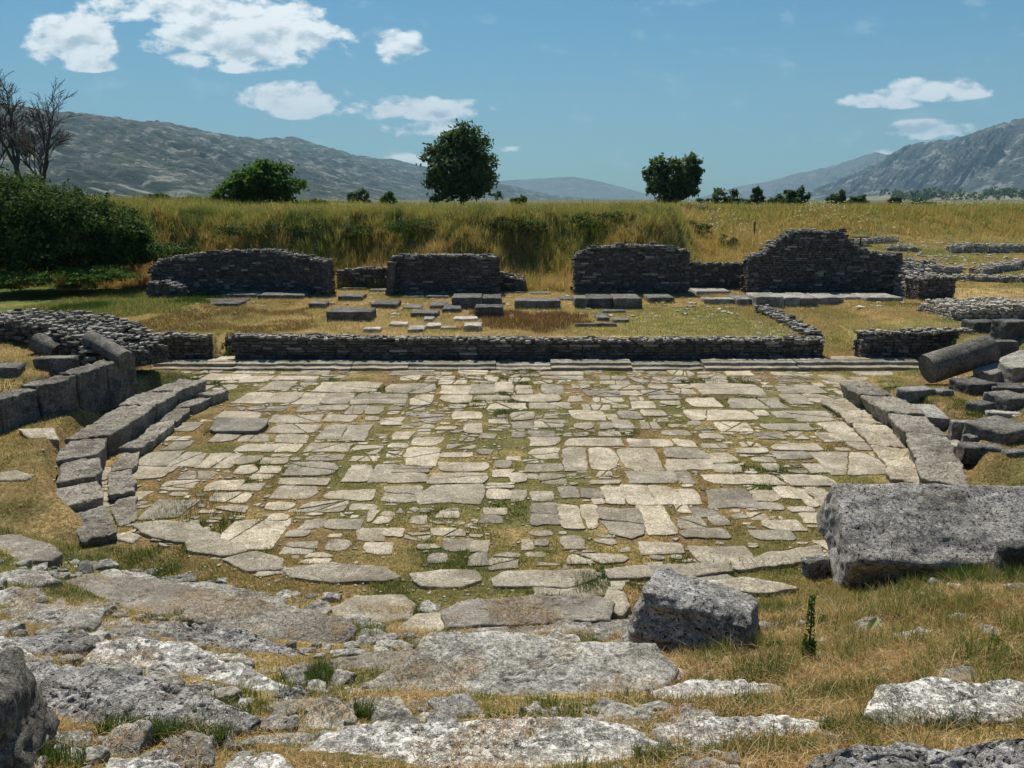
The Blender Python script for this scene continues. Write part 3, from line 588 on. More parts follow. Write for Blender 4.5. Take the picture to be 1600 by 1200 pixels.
def rubble_wall(name, label, path, thick, z0, top, course=.115, ln=(.16, .5), mat='wall', cat='stone wall', rough=1.0, ends=True, back=True, topmat_tint=.75, parent=None, zfoot=None):
    """dry-stone wall: courses on both faces, rubble over the top; path = centre line, top(s in 0..1) = height of the top"""
    path = np.asarray(path, float); L = np.hypot(*(path[1:]-path[:-1]).T); cum = np.concatenate([[0], np.cumsum(L)]); LT = cum[-1]
    def at(s):
        k = min(int(np.searchsorted(cum, s, side='right'))-1, len(L)-1); k = max(k, 0)
        p = path[k]+(path[k+1]-path[k])*(s-cum[k])/L[k]; tv = (path[k+1]-path[k])/L[k]; return p, tv, np.array([-tv[1], tv[0]])
    acc = Acc(); C, S, R, Ti = [], [], [], []; seedw = nseed()*3.7
    # core
    n = max(2, int(LT/.15)); ss = np.linspace(.05, LT-.05, n); rows = []
    for s in ss:
        p, tv, nv = at(s); h = thick/2-.07; zt = max(z0+.05, top(s/LT)-.10)
        for sgn, zz in ((-1, z0-.1), (-1, zt), (1, zt), (1, z0-.1)): q = p+nv*h*sgn; rows.append((q[0], q[1], zz))
    i = np.arange(n-1)[:, None]*4; Fc = []
    for a, b in ((0, 1), (1, 2), (2, 3)): Fc.append(np.concatenate([i+a, i+b, i+4+b, i+4+a], 1))
    acc.add(np.array(rows), np.concatenate(Fc+[np.array([[0, 3, 2, 1], [(n-1)*4+q for q in (0, 1, 2, 3)]])]), None, .2)
    zmax = max(top(q) for q in np.linspace(0, 1, 60)); z = z0-.05
    while z < zmax+.02:
        hc = course*random.uniform(.75, 1.25)
        for side in ((-1, 1) if back else (1,) if False else (-1, 1)):
            s = random.uniform(-.1, 0)
            while s < LT:
                l = random.uniform(*ln); m_ = min(s+l/2, LT-.01); m_ = max(m_, .01); tt = top(m_/LT)+random.uniform(-.5, .5)*course*rough+(.07+.16*max(0, top(m_/LT)-z0-1.2))*rough*(vnoise(np.array([[m_*1.9+seedw, 0, 0]]))[0]-.55)
                if z+hc*.5 < tt and s+l*.5 < LT+.02:
                    p, tv, nv = at(m_); dp = random.uniform(.16, .26); off = side*(thick/2-dp/2+abs(random.gauss(0, .032*rough))-.01)
                    q = p+nv*off; C.append((q[0], q[1], z+hc/2)); S.append((l/2*.985, dp/2, hc/2*random.uniform(.86, 1.0))); R.append(math.atan2(tv[1], tv[0])+random.gauss(0, .04*rough)); Ti.append(random.uniform(.0, 1.0) if random.random() > .09 else random.uniform(1.1, 1.9))
                s += l*random.uniform(.97, 1.06)
        if ends:
            for e in (.0, LT):
                if z+hc*.5 < top(min(.999, max(.001, e/LT))):
                    p, tv, nv = at(min(max(e, .1), LT-.1)); kk = -thick/2+.1
                    while kk < thick/2-.08:
                        l = random.uniform(.15, .32); q = p+nv*(kk+l/2); C.append((q[0], q[1], z+hc/2)); S.append((.11, l/2, hc/2*.93)); R.append(math.atan2(tv[1], tv[0])+random.gauss(0, .06)); Ti.append(random.uniform(.1, .95)); kk += l*1.02
        z += hc*1.01
    s = 0
    while s < LT:                                  # loose stones over the top
        kk = -thick/2+.04; st_ = random.uniform(.1, .24)
        while kk < thick/2-.03:
            l = random.uniform(.09, .24); p, tv, nv = at(min(s+random.uniform(0, .1), LT-.02)); q = p+nv*(kk+l/2); zt = top(min(.999, s/LT))
            C.append((q[0], q[1], zt-.03+random.uniform(-.04, .075)*rough)); S.append((st_/2*random.uniform(.7, 1.2), l/2, random.uniform(.025, .06))); R.append(math.atan2(tv[1], tv[0])+random.uniform(-.5, .5)); Ti.append(random.uniform(.9, 2.2)*topmat_tint/.75); kk += l*random.uniform(.85, 1.1)
        s += st_
    stones(acc, C, S, R, Ti)
    c0 = path.mean(0); o = acc.obj(name, M[mat], False, (c0[0], c0[1], z0), parent)
    if parent is None: tag(o, label, cat)
    return o
def prof(pts):
    xs, zs = zip(*pts); return lambda s: float(np.interp(s, xs, zs))
def zat(py, Y): return CZ+Y*math.tan(math.atan((600-py)/FPX)-PITCH)
def flatwall(name, label, px0, px1, Y, thick, z0, tops, **k):
    """wall parallel to the stage; tops = (px, py) of its top edge in the photo"""
    zm = z0+.5; x0, x1 = xat(px0, Y, zm), xat(px1, Y, zm); P_ = [((px-px0)/(px1-px0), zat(py, Y)) for px, py in tops]
    return rubble_wall(name, label, [(x1, Y+thick/2), (x0, Y+thick/2)], thick, z0, lambda s: prof(P_)(1-s), **k)
flatwall('stage_wall', 'long low dark stone wall of the stage, its top strewn with white rubble', 368, 1285, 28.25, .62, 0, [(368, 525), (500, 528), (700, 530), (900, 532), (1100, 531), (1285, 531)], ln=(.25, .75), rough=.7)
flatwall('stage_wall', 'short low stone wall left of the gap with the pale threshold slab', 200, 322, 28.25, .62, 0, [(200, 530), (260, 524), (322, 528)], rough=.9)
flatwall('stage_wall', 'low rubble wall end behind the leaning column drum', 1348, 1512, 28.25, .7, 0, [(1348, 520), (1400, 522), (1470, 518), (1512, 516)], rough=1.1)
flatwall('low_wall', 'little recessed wall inside the gap of the stage front', 318, 372, 29.6, .45, 0, [(318, 535), (345, 530), (372, 528)])
xs_ = xat(1268, 30, 1)
rubble_wall('side_wall', 'narrow rubble wall running back from the right stage wall corner', [(11.55, 28.95), (11.65, 35.6)], .6, .3, prof([(0, 1.05), (.5, 1.1), (1, 1.15)]), rough=1.5)
# back wall of the stage building
YB = 41.5
a0, a1 = AT(262, 450, 40.0), AT(520, 450, YB)
apse = []
for k in range(15):
    th = k/14; apse.append((xat(262+(522-262)*th, 42, 2), 40.2+2.3*math.sin(min(1, th*1.25)*pi*.5)**.8-(1.5*max(0, th-.62)/.38)))
rubble_wall('apse_wall', 'curved left-hand stone wall with a sloping rubble shoulder', apse[::-1], .75, .9, lambda s: prof([(0, 2.75), (.12, 2.72), (.3, 3.0), (.55, 3.15), (.8, 3.05), (.93, 2.7), (.96, 2.2), (1, 1.95)])(1-s) if False else prof([(0, 2.85), (.15, 3.0), (.35, 3.3), (.6, 3.3), (.85, 3.05), (.95, 2.9), (1, 2.4)])(s), rough=1.2)
flatwall('wall_pier', 'squat rubble pier at the left end of the curved wall', 231, 282, 38.6, .9, .9, [(231, 444), (260, 442), (282, 450)])
flatwall('back_wall', 'square-built dark wall with a split leaning left edge', 612, 780, YB, .95, .85, [(612, 402), (640, 400), (700, 399), (780, 402)], rough=.8, ln=(.25, .65))
stone_block('split_slab', 'tall upright slab leaning on the left end of the square-built wall', AT(612, 455, 41.2)*np.array([1, 1, 0])+np.array([0, 0, .9]), (.45, .5, 1.9), 'wall', ry=.12, cell=.1, amp=.08, cat='stone slab')
flatwall('back_wall', 'dark brick-coursed wall with a ragged rounded left shoulder', 898, 1075, YB, .95, .85, [(898, 402), (905, 396), (925, 388), (980, 384), (1040, 386), (1075, 392)], ln=(.25, .6))
flatwall('back_wall', 'tallest ruined wall, its stepped peak like a gable', 1168, 1403, YB, .95, .85, [(1168, 404), (1190, 396), (1212, 378), (1232, 362), (1255, 360), (1308, 364), (1325, 378), (1345, 392), (1365, 396), (1403, 399)], ln=(.25, .6), rough=1.3)
flatwall('low_wall', 'low wall between the curved wall and the square-built wall', 527, 612, 44.0, .6, 1.0, [(527, 424), (570, 419), (612, 420)])
flatwall('wall_stub', 'crumbling stub to the right of the square-built wall', 780, 820, 42.5, .8, .9, [(780, 425), (800, 432), (820, 437)], rough=2)
flatwall('low_wall', 'low wall between the ragged-shouldered wall and the tallest wall', 1072, 1168, 43.6, .6, 1.0, [(1072, 412), (1120, 412), (1168, 412)])
p0, p1 = AT(1405, 450, 42.0), AT(1462, 450, 38.6)
rubble_wall('wing_wall', 'sunlit rubble slope between the tallest wall and the square pillar', [(p0[0]+.15, 42.0), ((p0[0]+p1[0])/2+.1, 40.6), (p1[0]-.2, 39.4)], 1.3, .9, prof([(0, 2.8), (.3, 2.6), (.6, 2.1), (1, 2.25)]), rough=2.4, mat='pale', ln=(.15, .4))  # pale stone here puts the sunlight on the slope into its colour
flatwall('pillar', 'dark square stone pillar at the right end of the ruin', 1436, 1490, 37.9, 1.5, .85, [(1436, 438), (1460, 432), (1490, 436)], cat='pillar')
flatwall('rubble_bank', 'pale rubble wall right of the square pillar', 1488, 1640, 31.6, 2.6, .8, [(1488, 486), (1530, 484), (1580, 482), (1640, 482)], mat='pale', rough=2.6, ln=(.12, .35))
lw = [W(-60, 505, 1.9)[:2], W(60, 500, 1.9)[:2], W(140, 508, 1.9)[:2], W(196, 522, 1.9)[:2]]
rubble_wall('rubble_wall', 'broad tumbled rubble wall left of the stage, topped with pale stones', lw, 2.4, .9, prof([(0, 2.0), (.3, 2.0), (.6, 1.85), (.85, 1.7), (1, 1.3)]), rough=2.6, ln=(.15, .5))
# left podium wall of big blocks
pw = empty('podium_wall', W(120, 650, .3)); tag(pw, 'dark wall of large blocks curving along the left walkway', 'stone wall')
E = [W(212, 562, 1.3)[:2], W(168, 575, 1.3)[:2], W(122, 590, 1.3)[:2], W(62, 608, 1.25)[:2], W(0, 630, 1.2)[:2], W(-70, 655, 1.2)[:2], W(-150, 690, 1.2)[:2]]
for k in range(len(E)-1):
    a, b = E[k], E[k+1]; d = (b-a)/np.linalg.norm(b-a); n_ = np.array([d[1], -d[0]])
    if n_[0] > 0: n_ = -n_
    q = np.array([a+d*.0, (a+b)/2, b-d*.0, b-d*.01+n_*.6, (a+b)/2+n_*.62, a+d*.01+n_*.6])
    if np.cross(q[2]-q[0], q[4]-q[0]) < 0: q = q[::-1]
    zt = (1.40, 1.40, 1.34, 1.28, 1.2, 1.15)[k]
    V, f4, f3 = slab_mesh(q, zt, zt-.1, .05, .07, .022, nseed(), (0, random.uniform(-.02, .02)), .06, under=.02); occupy(q)
    mesh_obj('wall_block', V-np.array([*pw.location]), f4, f3, M['dark'], {'tint': np.full(len(V), random.uniform(.5, .95))}, True, pw)

# ------------------------------------------------------------------ loose blocks, each a thing
def seen_block(label, x0, x1, ytop, yedge, ybot, mat='dark', rz=0, name='stone_block', base=None, amp=.035, cham=.04, group=None, rx=0, ry=0, cell=.06, cat='stone block', mind=.18, strata=2.5):
    """block read from the photo: span, back of top, front edge of top, foot"""
    xm = (x0+x1)/2; f = HIT(xm, ybot) if base is None else W(xm, ybot, base)
    d = ray(xm, yedge); zt = CZ+d[2]/d[1]*f[1]; h = max(.08, zt-f[2]); bk = W(xm, ytop, f[2]+h)[1] if f[2]+h < CZ-.2 else f[1]+.6
    dp = float(np.clip(bk-f[1], mind, 3)); wd = AT(x1, yedge, f[1])[0]-AT(x0, yedge, f[1])[0]
    sk = .12 if base is not None else .30; c = (f[0], f[1]+dp/2, f[2]-sk)
    o = stone_block(name, label, c, (wd, dp, h+sk), mat, rz, rx, ry, cell, cham, amp, cat, group, strata=strata)
    occupy([(c[0]-wd/2, c[1]-dp/2), (c[0]+wd/2, c[1]-dp/2), (c[0]+wd/2, c[1]+dp/2), (c[0]-wd/2, c[1]+dp/2)], .1)
    return o
ST = [
 ('long moulded slab on the stage before the curved wall, left half', 345, 402, 455, 460, 468), ('long moulded slab on the stage before the curved wall, right half', 403, 474, 455, 461, 470),
 ('wide thin dark slab lying in front of the curved wall', 292, 372, 466, 474, 481), ('small broken slab between the curved wall and its wide thin slab', 308, 350, 459, 463, 467),
 ('flat stone against the foot of the squat rubble pier', 236, 282, 470, 474, 477),
 ('low block standing inside the right end of the curved wall', 436, 476, 437, 441, 452),
 ('thick grey block by itself at the left of the stage lawn', 510, 580, 480, 487, 503), ('small moulded block between two grassy patches below the low wall', 579, 620, 468, 475, 483),
 ('left of two moulded slabs under the square-built wall', 628, 664, 457, 463, 468), ('right of two moulded slabs under the square-built wall', 665, 701, 457, 463, 469),
 ('big dark broken block under the middle of the square-built wall', 706, 752, 458, 465, 483), ('slanting block next to the big dark broken one', 753, 783, 459, 466, 477),
 ('flat grey stone lying in grass left of the two rounded ones', 628, 658, 475, 480, 483), ('left rounded grey boulder on the stage', 671, 697, 470, 477, 483), ('right rounded grey boulder on the stage', 690, 720, 474, 482, 489),
 ('thin rectangular block in the middle of the stage rubble', 641, 684, 484, 489, 496), ('black-faced cut block at the edge of the brown scrub', 742, 786, 475, 480, 497),
 ('oblong block lying level in the gap between two walls', 804, 876, 465, 470, 483), ('pale cube of stone in the gap below the golden grass', 866, 882, 447, 452, 458),
 ('stepped moulded block, left piece under the ragged-shouldered wall', 898, 918, 461, 466, 482), ('middle long piece of the stepped block row', 919, 958, 459, 466, 482), ('right long piece of the stepped block row', 959, 1003, 459, 466, 483),
 ('dark squarish block right of the stepped block row', 1013, 1054, 459, 465, 475), ('small flat stone in front of the stepped block row', 982, 1004, 475, 478, 482),
 ('thin dark slab lying in the yellow stage grass', 942, 978, 483, 486, 489), ('pale sloping stone in the yellow stage grass', 958, 984, 496, 500, 504), ('grey stone left of the pale sloping one', 933, 953, 489, 496, 502), ('long narrow slab just behind the stage wall', 898, 964, 504, 506, 511),
 ('weathered ledge stone behind the low block row, near the tallest wall', 1088, 1142, 449, 455, 463), ('low long stone set in the green lawn', 1100, 1148, 464, 467, 476),
 ('first rough block of the row under the tallest wall, leftmost', 1152, 1180, 461, 467, 478), ('second rough block of the row under the tallest wall', 1181, 1224, 457, 464, 481), ('third rough block of the row under the tallest wall', 1225, 1250, 458, 465, 480), ('fourth rough block of the row under the tallest wall', 1251, 1278, 457, 466, 480), ('fifth rough block of the row under the tallest wall', 1279, 1318, 457, 465, 477), ('sixth rough block of the row under the tallest wall', 1319, 1353, 457, 464, 475), ('last and longest rough block of the row under the tallest wall', 1354, 1410, 458, 465, 478),
 ('footing slab below the low wall, left of the square-built wall', 534, 572, 446, 450, 457), ('second footing slab below the low wall, against the square-built wall', 576, 606, 449, 453, 459), ('dark step block at the right end of the curved wall', 528, 566, 458, 463, 473),
 ('flat slab in the corner where the rubble stub ends', 786, 822, 452, 456, 461), ('low dark slab left of the pale cube of stone', 828, 862, 455, 458, 463), ('thin footing stone left of the stepped block row', 872, 896, 463, 467, 473), ('broken slab between the squarish block and the weathered ledge stone', 1058, 1086, 455, 459, 465), ('upper ledge stone under the low wall near the tallest wall', 1100, 1160, 440, 444, 450), ('wedge-shaped slab left of the single thick grey block', 482, 508, 470, 474, 482),
 ('small flat stone at the foot of the square pillar', 1440, 1466, 484, 487, 491),
]
for L_ in ST:
    seen_block(*L_, mat='dark' if L_[1] < 1080 else 'seat', base=.92, amp=.05 if 'rough' in L_[0] or 'broken' in L_[0] else .03, cell=.09, cham=.12 if 'rounded' in L_[0] else .035, group='cut blocks lying on the stage')
PL = [('white pointed stone on the stage lawn', 661, 677, 494, 498, 503), ('pale flat stone below the white pointed one', 664, 688, 504, 509, 514), ('largest pale stone of the little heap by the stage wall', 636, 662, 508, 514, 520), ('pale stone at the left of the little heap', 608, 636, 502, 506, 511), ('pale slab close behind the stage wall, far left of the heap', 567, 593, 510, 514, 520), ('low pale stone at the right of the little heap', 687, 712, 509, 512, 515), ('pale-topped stone before the brown scrub', 724, 752, 503, 509, 518), ('flat pale stone above the pale-topped one', 708, 746, 494, 498, 502), ('pale triangular stone between the rubble walls', 1370, 1384, 401, 405, 410)]
for L_ in PL: seen_block(*L_, mat='pale', base=.92, amp=.06, cell=.05, cham=.06, name='field_stone', cat='stone', group='pale stones on the stage')

# ---- right side tumble
RB = [
 ('grey block with a white pebble on it, right of the curved kerb', 1412, 1462, 603, 610, 628, 'seat', .2), ('angular slab block stepping down beside the grass tuft', 1442, 1492, 630, 652, 672, 'seat', -.25), ('low grey step block right of the angular slab', 1490, 1532, 655, 660, 674, 'seat', -.1),
 ('dark rounded oblong block at the right edge', 1542, 1625, 652, 672, 692, 'dark', .45), ('small rough block beneath the low step block', 1468, 1515, 687, 697, 712, 'seat', .1), ('flat rough stones at the kerb end', 1512, 1570, 690, 700, 708, 'dark', -.2),
 ('dark flat block in the grass below the column drum', 1506, 1556, 590, 600, 617, 'dark', .2), ('layered block at the right frame edge', 1556, 1612, 597, 606, 618, 'dark', -.15), ('pale split rock under the layered block', 1563, 1615, 610, 622, 640, 'dark', .3),
 ('square-cut grey block right of the long slanting slab', 1580, 1625, 566, 574, 593, 'seat', .1), ('dark block with a flat top behind the column drum', 1535, 1590, 530, 534, 560, 'dark', -.1), ('rounded boulder against the pale rubble', 1564, 1612, 498, 503, 531, 'dark', .2), ('dark slab bridging the pale rubble', 1518, 1560, 498, 503, 520, 'dark', .1),
 ('small tilted block between the dark flat block and the pale split rock', 1520, 1556, 625, 632, 645, 'dark', .5), ('broken slab lying above the dark rounded oblong block', 1548, 1600, 641, 646, 654, 'seat', -.3), ('chunk of stone left of the dark rounded oblong block', 1512, 1540, 676, 682, 692, 'dark', .4), ('small stone between the column drum and the pebble block', 1466, 1492, 606, 611, 619, 'seat', .3), ('flat slab peeping from grass at the frame edge below the oblong block', 1572, 1630, 700, 706, 714, 'seat', .1),
]
for l_, a, b, c, d, e, m_, r_ in RB: seen_block(l_, a, b, c, d, e, m_, r_, amp=.05, cell=.05, group='tumbled blocks on the right')
seen_block('long slanting grey slab sloping down at the right edge', 1535, 1640, 560, 568, 586, 'seat', .35, ry=-.25, amp=.04)
def drum(label, pa, za, pb, zb_, r, mat, name='column_drum', group=None):
    A = W(*pa, za); B = W(*pb, zb_); ax = B-A; L = np.linalg.norm(ax); ax /= L; up = np.array([0, 0, 1.]); s = np.cross(ax, up); s /= np.linalg.norm(s); u = np.cross(s, ax)
    nr, nl = 40, max(10, int(L/.07)); V = []
    for k in range(nl+1):
        f = k/nl; rad = r*(1-.05*f)
        if k in (0, nl): rad *= .975
        for i in range(nr): th = i/nr*2*pi; V.append(A+ax*L*f+(s*cos(th)+u*sin(th))*rad)
    for e, rr_ in ((0, .5), (nl, .5)):
        for i in range(nr): th = i/nr*2*pi; V.append(A+ax*L*(e/nl)+(s*cos(th)+u*sin(th))*r*rr_)
    V += [A, B]; V = warp(np.array(V), .02, .4, nseed(), 1.2)
    i = np.arange(nl)[:, None]*nr; k = np.arange(nr)[None]; k2 = (k+1) % nr
    F4 = np.stack([(i+k).ravel(), (i+k2).ravel(), (i+nr+k2).ravel(), (i+nr+k).ravel()], 1)
    b0 = (nl+1)*nr; k = np.arange(nr); k2 = (k+1) % nr
    e0 = len(V); V = np.concatenate([V, V[:nr], V[nl*nr:(nl+1)*nr]])
    F4 = np.concatenate([F4, np.stack([e0+k, b0+k, b0+k2, e0+k2], 1), np.stack([e0+nr+k, e0+nr+k2, b0+nr+k2, b0+nr+k], 1)])
    F3 = np.concatenate([np.stack([b0+k, np.full(nr, b0+2*nr), b0+k2], 1), np.stack([b0+nr+k, b0+nr+k2, np.full(nr, b0+2*nr+1)], 1)])
    c = (A+B)/2; return tag(mesh_obj(name, V, F4, F3, M[mat], {'tint': np.full(len(V), .5)}, True, None, c), label, 'column drum', group)
drum('thick fallen column drum leaning up to the right of the stage', (1449, 577), .60, (1548, 545), 1.25, .50, 'dark')
drum('slim fallen column shaft leaning on the left podium wall', (142, 530), 1.75, (198, 562), 1.45, .27, 'dark')
drum('half-buried tilted column stump at the far left', (58, 535), 1.55, (92, 552), 1.25, .33, 'dark')
LB = [('squat dark block in the grass above the podium wall', 54, 110, 555, 560, 579, 'dark', .1), ('dark block cut by the left frame edge', -30, 18, 566, 575, 590, 'dark', .3), ('thin grey slab lying before the tumbled rubble wall', 5, 45, 510, 516, 524, 'dark', .2)]
for l_, a, b, c, d, e, m_, r_ in LB: seen_block(l_, a, b, c, d, e, m_, r_, amp=.05, cell=.05, group='tumbled blocks on the left')
q = outl([(327, 668), (338, 651), (421, 655), (415, 665), (402, 672), (335, 671)], .14); V, f4, f3 = slab_mesh(q, .13, .14, .01, .07, .02, 5, (.03, .04), .01); c = V.mean(0); occupy(q)
tag(mesh_obj('paving_slab', V, f4, f3, M['brownslab'], {'tint': np.full(len(V), .25)}, True, None, c), 'dark grey slab lying tipped on the paving by the left kerb', 'stone slab')
q = outl([(322, 568), (336, 555), (368, 556), (368, 568)], .2); V, f4, f3 = slab_mesh(q, .2, .12, .01, .07, .02, 6, jag=.01); c = V.mean(0)
tag(mesh_obj('threshold_slab', V, f4, f3, M['paving'], {'tint': np.full(len(V), .8)}, True, None, c), 'pale threshold slab in the gap of the stage front', 'stone slab')
q = outl([(1296, 567), (1298, 556), (1350, 556), (1356, 567)], .2); V, f4, f3 = slab_mesh(q, .2, .12, .01, .07, .02, 6, jag=.01); c = V.mean(0)
tag(mesh_obj('threshold_slab', V, f4, f3, M['paving'], {'tint': np.full(len(V), .7)}, True, None, c), 'pale threshold slab at the grassy opening right of the stage wall', 'stone slab')

# ---- foreground seating slabs: outlines of their tops
FG = [
 ('flat white-lichened step at the bottom centre', 'lichen', .12, (0, 0), [(478,1190),(500,1160),(560,1136),(700,1128),(860,1122),(955,1132),(1003,1162),(1012,1200),(1000,1260),(480,1260)]),
 ('largest grey step block, widest in the middle foreground', 'seat', .16, (0, .1), [(520,1112),(548,1080),(600,1062),(645,1036),(668,1008),(760,998),(880,1012),(1000,1018),(1032,1042),(1000,1072),(975,1108),(880,1122),(700,1124),(560,1128)]),
 ('rough grey ledge between the brown-topped slab and the largest step block', 'seat', .12, (0, 0), [(690,992),(735,974),(790,968),(900,970),(985,966),(1000,985),(960,1000),(880,1006),(760,1004),(700,1006)]),
 ('brown-topped slab, first raised step above the paving', 'brownslab', .24, (0, .02), [(703,950),(735,938),(830,932),(920,928),(946,942),(938,964),(860,970),(760,972),(712,976)]),
 ('smooth beige slab left of the brown-topped slab', 'paving', .05, (0, 0), [(515,948),(555,930),(630,927),(652,944),(642,966),(590,974),(530,972)]),
 ('beige slab in front of the dark end of the brown-topped slab', 'paving', .06, (0, 0), [(610,985),(650,958),(698,952),(702,972),(680,1002),(640,1010),(600,1006)]),
 ('tan flat stone half under dry straw, left of the largest step block', 'brownslab', .05, (0, 0), [(496,1046),(540,1026),(600,1018),(648,1022),(625,1044),(570,1062),(510,1066)]),
 ('tan stone covered with straw, above the bottom centre step', 'brownslab', .04, (0, 0), [(425,1098),(480,1086),(520,1090),(512,1120),(440,1130),(395,1118)]),
 ('long brown slab speckled with white lichen', 'brownslab', .16, (0, 0), [(70,940),(95,915),(150,900),(240,905),(330,925),(348,938),(315,952),(290,962),(200,964),(110,950)]),
 ('broken strip of stone behind the long speckled slab', 'seat', .12, (0, 0), [(140,900),(165,888),(225,890),(244,902),(235,912),(160,908)]),
 ('cut grey slab tipped up, with a sharp dark right end', 'kerb', .46, (.0, .05), [(300,962),(322,940),(400,936),(455,950),(520,962),(540,975),(516,1012),(440,1003),(350,985)]),
 ('crumbled stone behind the tipped grey slab', 'seat', .14, (0, 0), [(255,912),(320,908),(385,920),(442,932),(438,944),(390,940),(330,928)]),
 ('pitted ledge stone below the tipped grey slab', 'pitted', .07, (0, 0), [(248,990),(285,972),(340,974),(420,1000),(474,1020),(476,1040),(430,1052),(350,1026),(270,1012)]),
 ('pale blue-grey ledge stone with straw on its right end', 'lichen', .16, (0, .04), [(150,1030),(165,1005),(215,996),(290,1008),(380,1042),(428,1068),(412,1094),(350,1088),(240,1052)]),
 ('eroded seat block stretching in from the lower left', 'pitted', .22, (0, .03), [(-60,1050),(0,1038),(80,1040),(150,1042),(240,1058),(310,1086),(372,1108),(350,1126),(240,1136),(150,1158),(60,1130),(-60,1110)]),
 ('rounded grey rock at the left edge above the straw', 'seat', .12, (0, 0), [(-30,962),(40,942),(110,946),(150,962),(140,978),(60,986),(-30,990)]),
 ('low rippled rock between two straw patches on the left', 'pitted', .1, (0, 0), [(-30,1012),(30,996),(100,990),(150,996),(140,1012),(70,1022),(-20,1030)]),
 ('flat dark slab at the left edge of the walkway', 'brownslab', .12, (0, 0), [(-30,842),(30,836),(70,848),(92,862),(75,872),(0,876),(-40,872)]),
 ('jumbled stones below the flat dark slab', 'seat', .1, (0, 0), [(-20,898),(30,888),(70,892),(85,905),(40,914),(-20,916)]),
 ('small dark knob of rock beside the long speckled slab', 'dark', .2, (0, 0), [(118,880),(135,874),(146,880),(144,890),(124,892)]),
 ('flat lichened stone in straw beneath the boulder', 'lichen', .1, (0, 0), [(1030,1078),(1085,1062),(1160,1056),(1220,1072),(1238,1092),(1200,1106),(1100,1102),(1045,1092)]),
 ('pale slab lower down, right of the bottom centre step', 'lichen', .12, (0, 0), [(1040,1136),(1100,1118),(1200,1114),(1280,1124),(1308,1148),(1250,1166),(1130,1164),(1050,1152)]),
 ('pale cut block in the grass near the right edge', 'lichen', .26, (0, 0), [(1368,1112),(1388,1072),(1450,1062),(1560,1064),(1650,1060),(1660,1118),(1520,1124),(1420,1126)]),
 ('rugged grey seat stone in the bottom right corner', 'pitted', .22, (0, 0), [(1270,1215),(1300,1172),(1370,1158),(1450,1164),(1530,1162),(1650,1148),(1670,1260),(1280,1260)]),
 ('small pale stone at the bottom edge, left of the centre step', 'lichen', .1, (0, 0), [(352,1188),(380,1176),(440,1176),(455,1196),(440,1225),(350,1225)]),
 ('pale stone at the bottom edge under the eroded seat block', 'lichen', .1, (0, 0), [(150,1200),(175,1184),(250,1182),(295,1196),(290,1230),(150,1230)]),
 ('mossy grey stone at the left edge between walkway and straw', 'seat', .1, (0, 0), [(-40,925),(20,918),(62,922),(70,934),(30,944),(-40,948)]),
 ('long low ledge at the left edge above the eroded seat block', 'lichen', .12, (0, 0), [(-50,1000),(0,992),(24,1000),(60,1024),(20,1034),(-50,1034)]),
 ('narrow stone wedged between the pale blue-grey ledge and eroded block', 'pitted', .1, (0, 0), [(395,1098),(430,1074),(470,1064),(488,1076),(470,1094),(420,1108)]),
 ('rough stone between the speckled slab and the pitted ledge', 'seat', .1, (0, 0), [(130,968),(190,968),(250,972),(262,984),(215,994),(150,988)]),
 ('small grey stone in the green grass right of the tipped slab', 'seat', .12, (0, 0), [(536,962),(560,956),(578,962),(576,976),(550,980)]),
 ('flat worn stone right of the largest step block', 'lichen', .08, (0, 0), [(1000,1052),(1030,1042),(1060,1046),(1062,1060),(1030,1072),(1000,1074)]),
 ('worn stone between the bottom centre step and the pale lower slab', 'seat', .08, (0, 0), [(1000,1096),(1040,1092),(1062,1104),(1040,1120),(1004,1122)]),
 ('grey slab flush in the path under the bottom centre step, left', 'seat', .08, (0, 0), [(390,1150),(440,1138),(490,1140),(480,1162),(420,1172)]),
 ('flat pale stone in the straw at the right of the boulder', 'lichen', .06, (0, 0), [(1395,985),(1430,976),(1470,984),(1460,998),(1410,1000)]),
 ('dark stone half hidden behind the pale leaf', 'seat', .1, (0, 0), [(1330,972),(1350,962),(1378,964),(1384,980),(1352,988)]),
 ('flat stone beside the kerb stones at the left front', 'paving', .05, (0, 0), [(170,838),(200,828),(222,836),(205,848)]),
 ('small triangular slab standing left of the boulder', 'paving', .1, (0, 0), [(942,940),(950,914),(975,922),(985,945),(975,960),(948,956)]),
 ('flat stone on the grass left of the round boulder straw', 'paving', .04, (0, 0), [(1115,912),(1160,902),(1215,912),(1190,924),(1130,924)]),
 ('flush flat stone in the left walkway, larger', 'paving', -.02, (0, 0), [(30,680),(85,672),(92,684),(45,688)]), ('flush flat stone in the left walkway, lower', 'paving', -.02, (0, 0), [(0,742),(25,738),(55,746),(40,754),(0,754)]),
]
for l_, m_, h, tl, P_ in FG:
    cx, cy = np.mean(P_, 0); c = HIT(min(max(cx, -20), 1620), min(cy, 1230)); zt = c[2]+h; q = outl(P_, zt)
    if m_ != 'paving': q = q.mean(0)+(q-q.mean(0))*1.14
    if h < 0: m0 = q.mean(0); tl = ((g1(m0[0]+.3, m0[1])-g1(m0[0]-.3, m0[1]))/.6, (g1(m0[0], m0[1]+.3)-g1(m0[0], m0[1]-.3))/.6); zt = g1(*m0)+.04
    V, f4, f3 = slab_mesh(q, zt, .5 if h > .08 or h < 0 else .25, ({'paving': .015, 'brownslab': .021, 'lichen': .026, 'pitted': .042}.get(m_, .026) if 'cut grey' not in l_ else .017), .024 if cy > 960 else .04, .05 if m_ in ('pitted', 'lichen', 'seat') else .03, nseed(), tl, .05 if m_ != 'paving' else .02)
    occupy(q, .05, zt); c = V.mean(0)
    tag(mesh_obj('seat_slab', V, f4, f3, M[m_], {'tint': np.full(len(V), random.uniform(.35, .75))}, True, None, c), l_, 'stone slab', 'worn stone slabs of the seating')
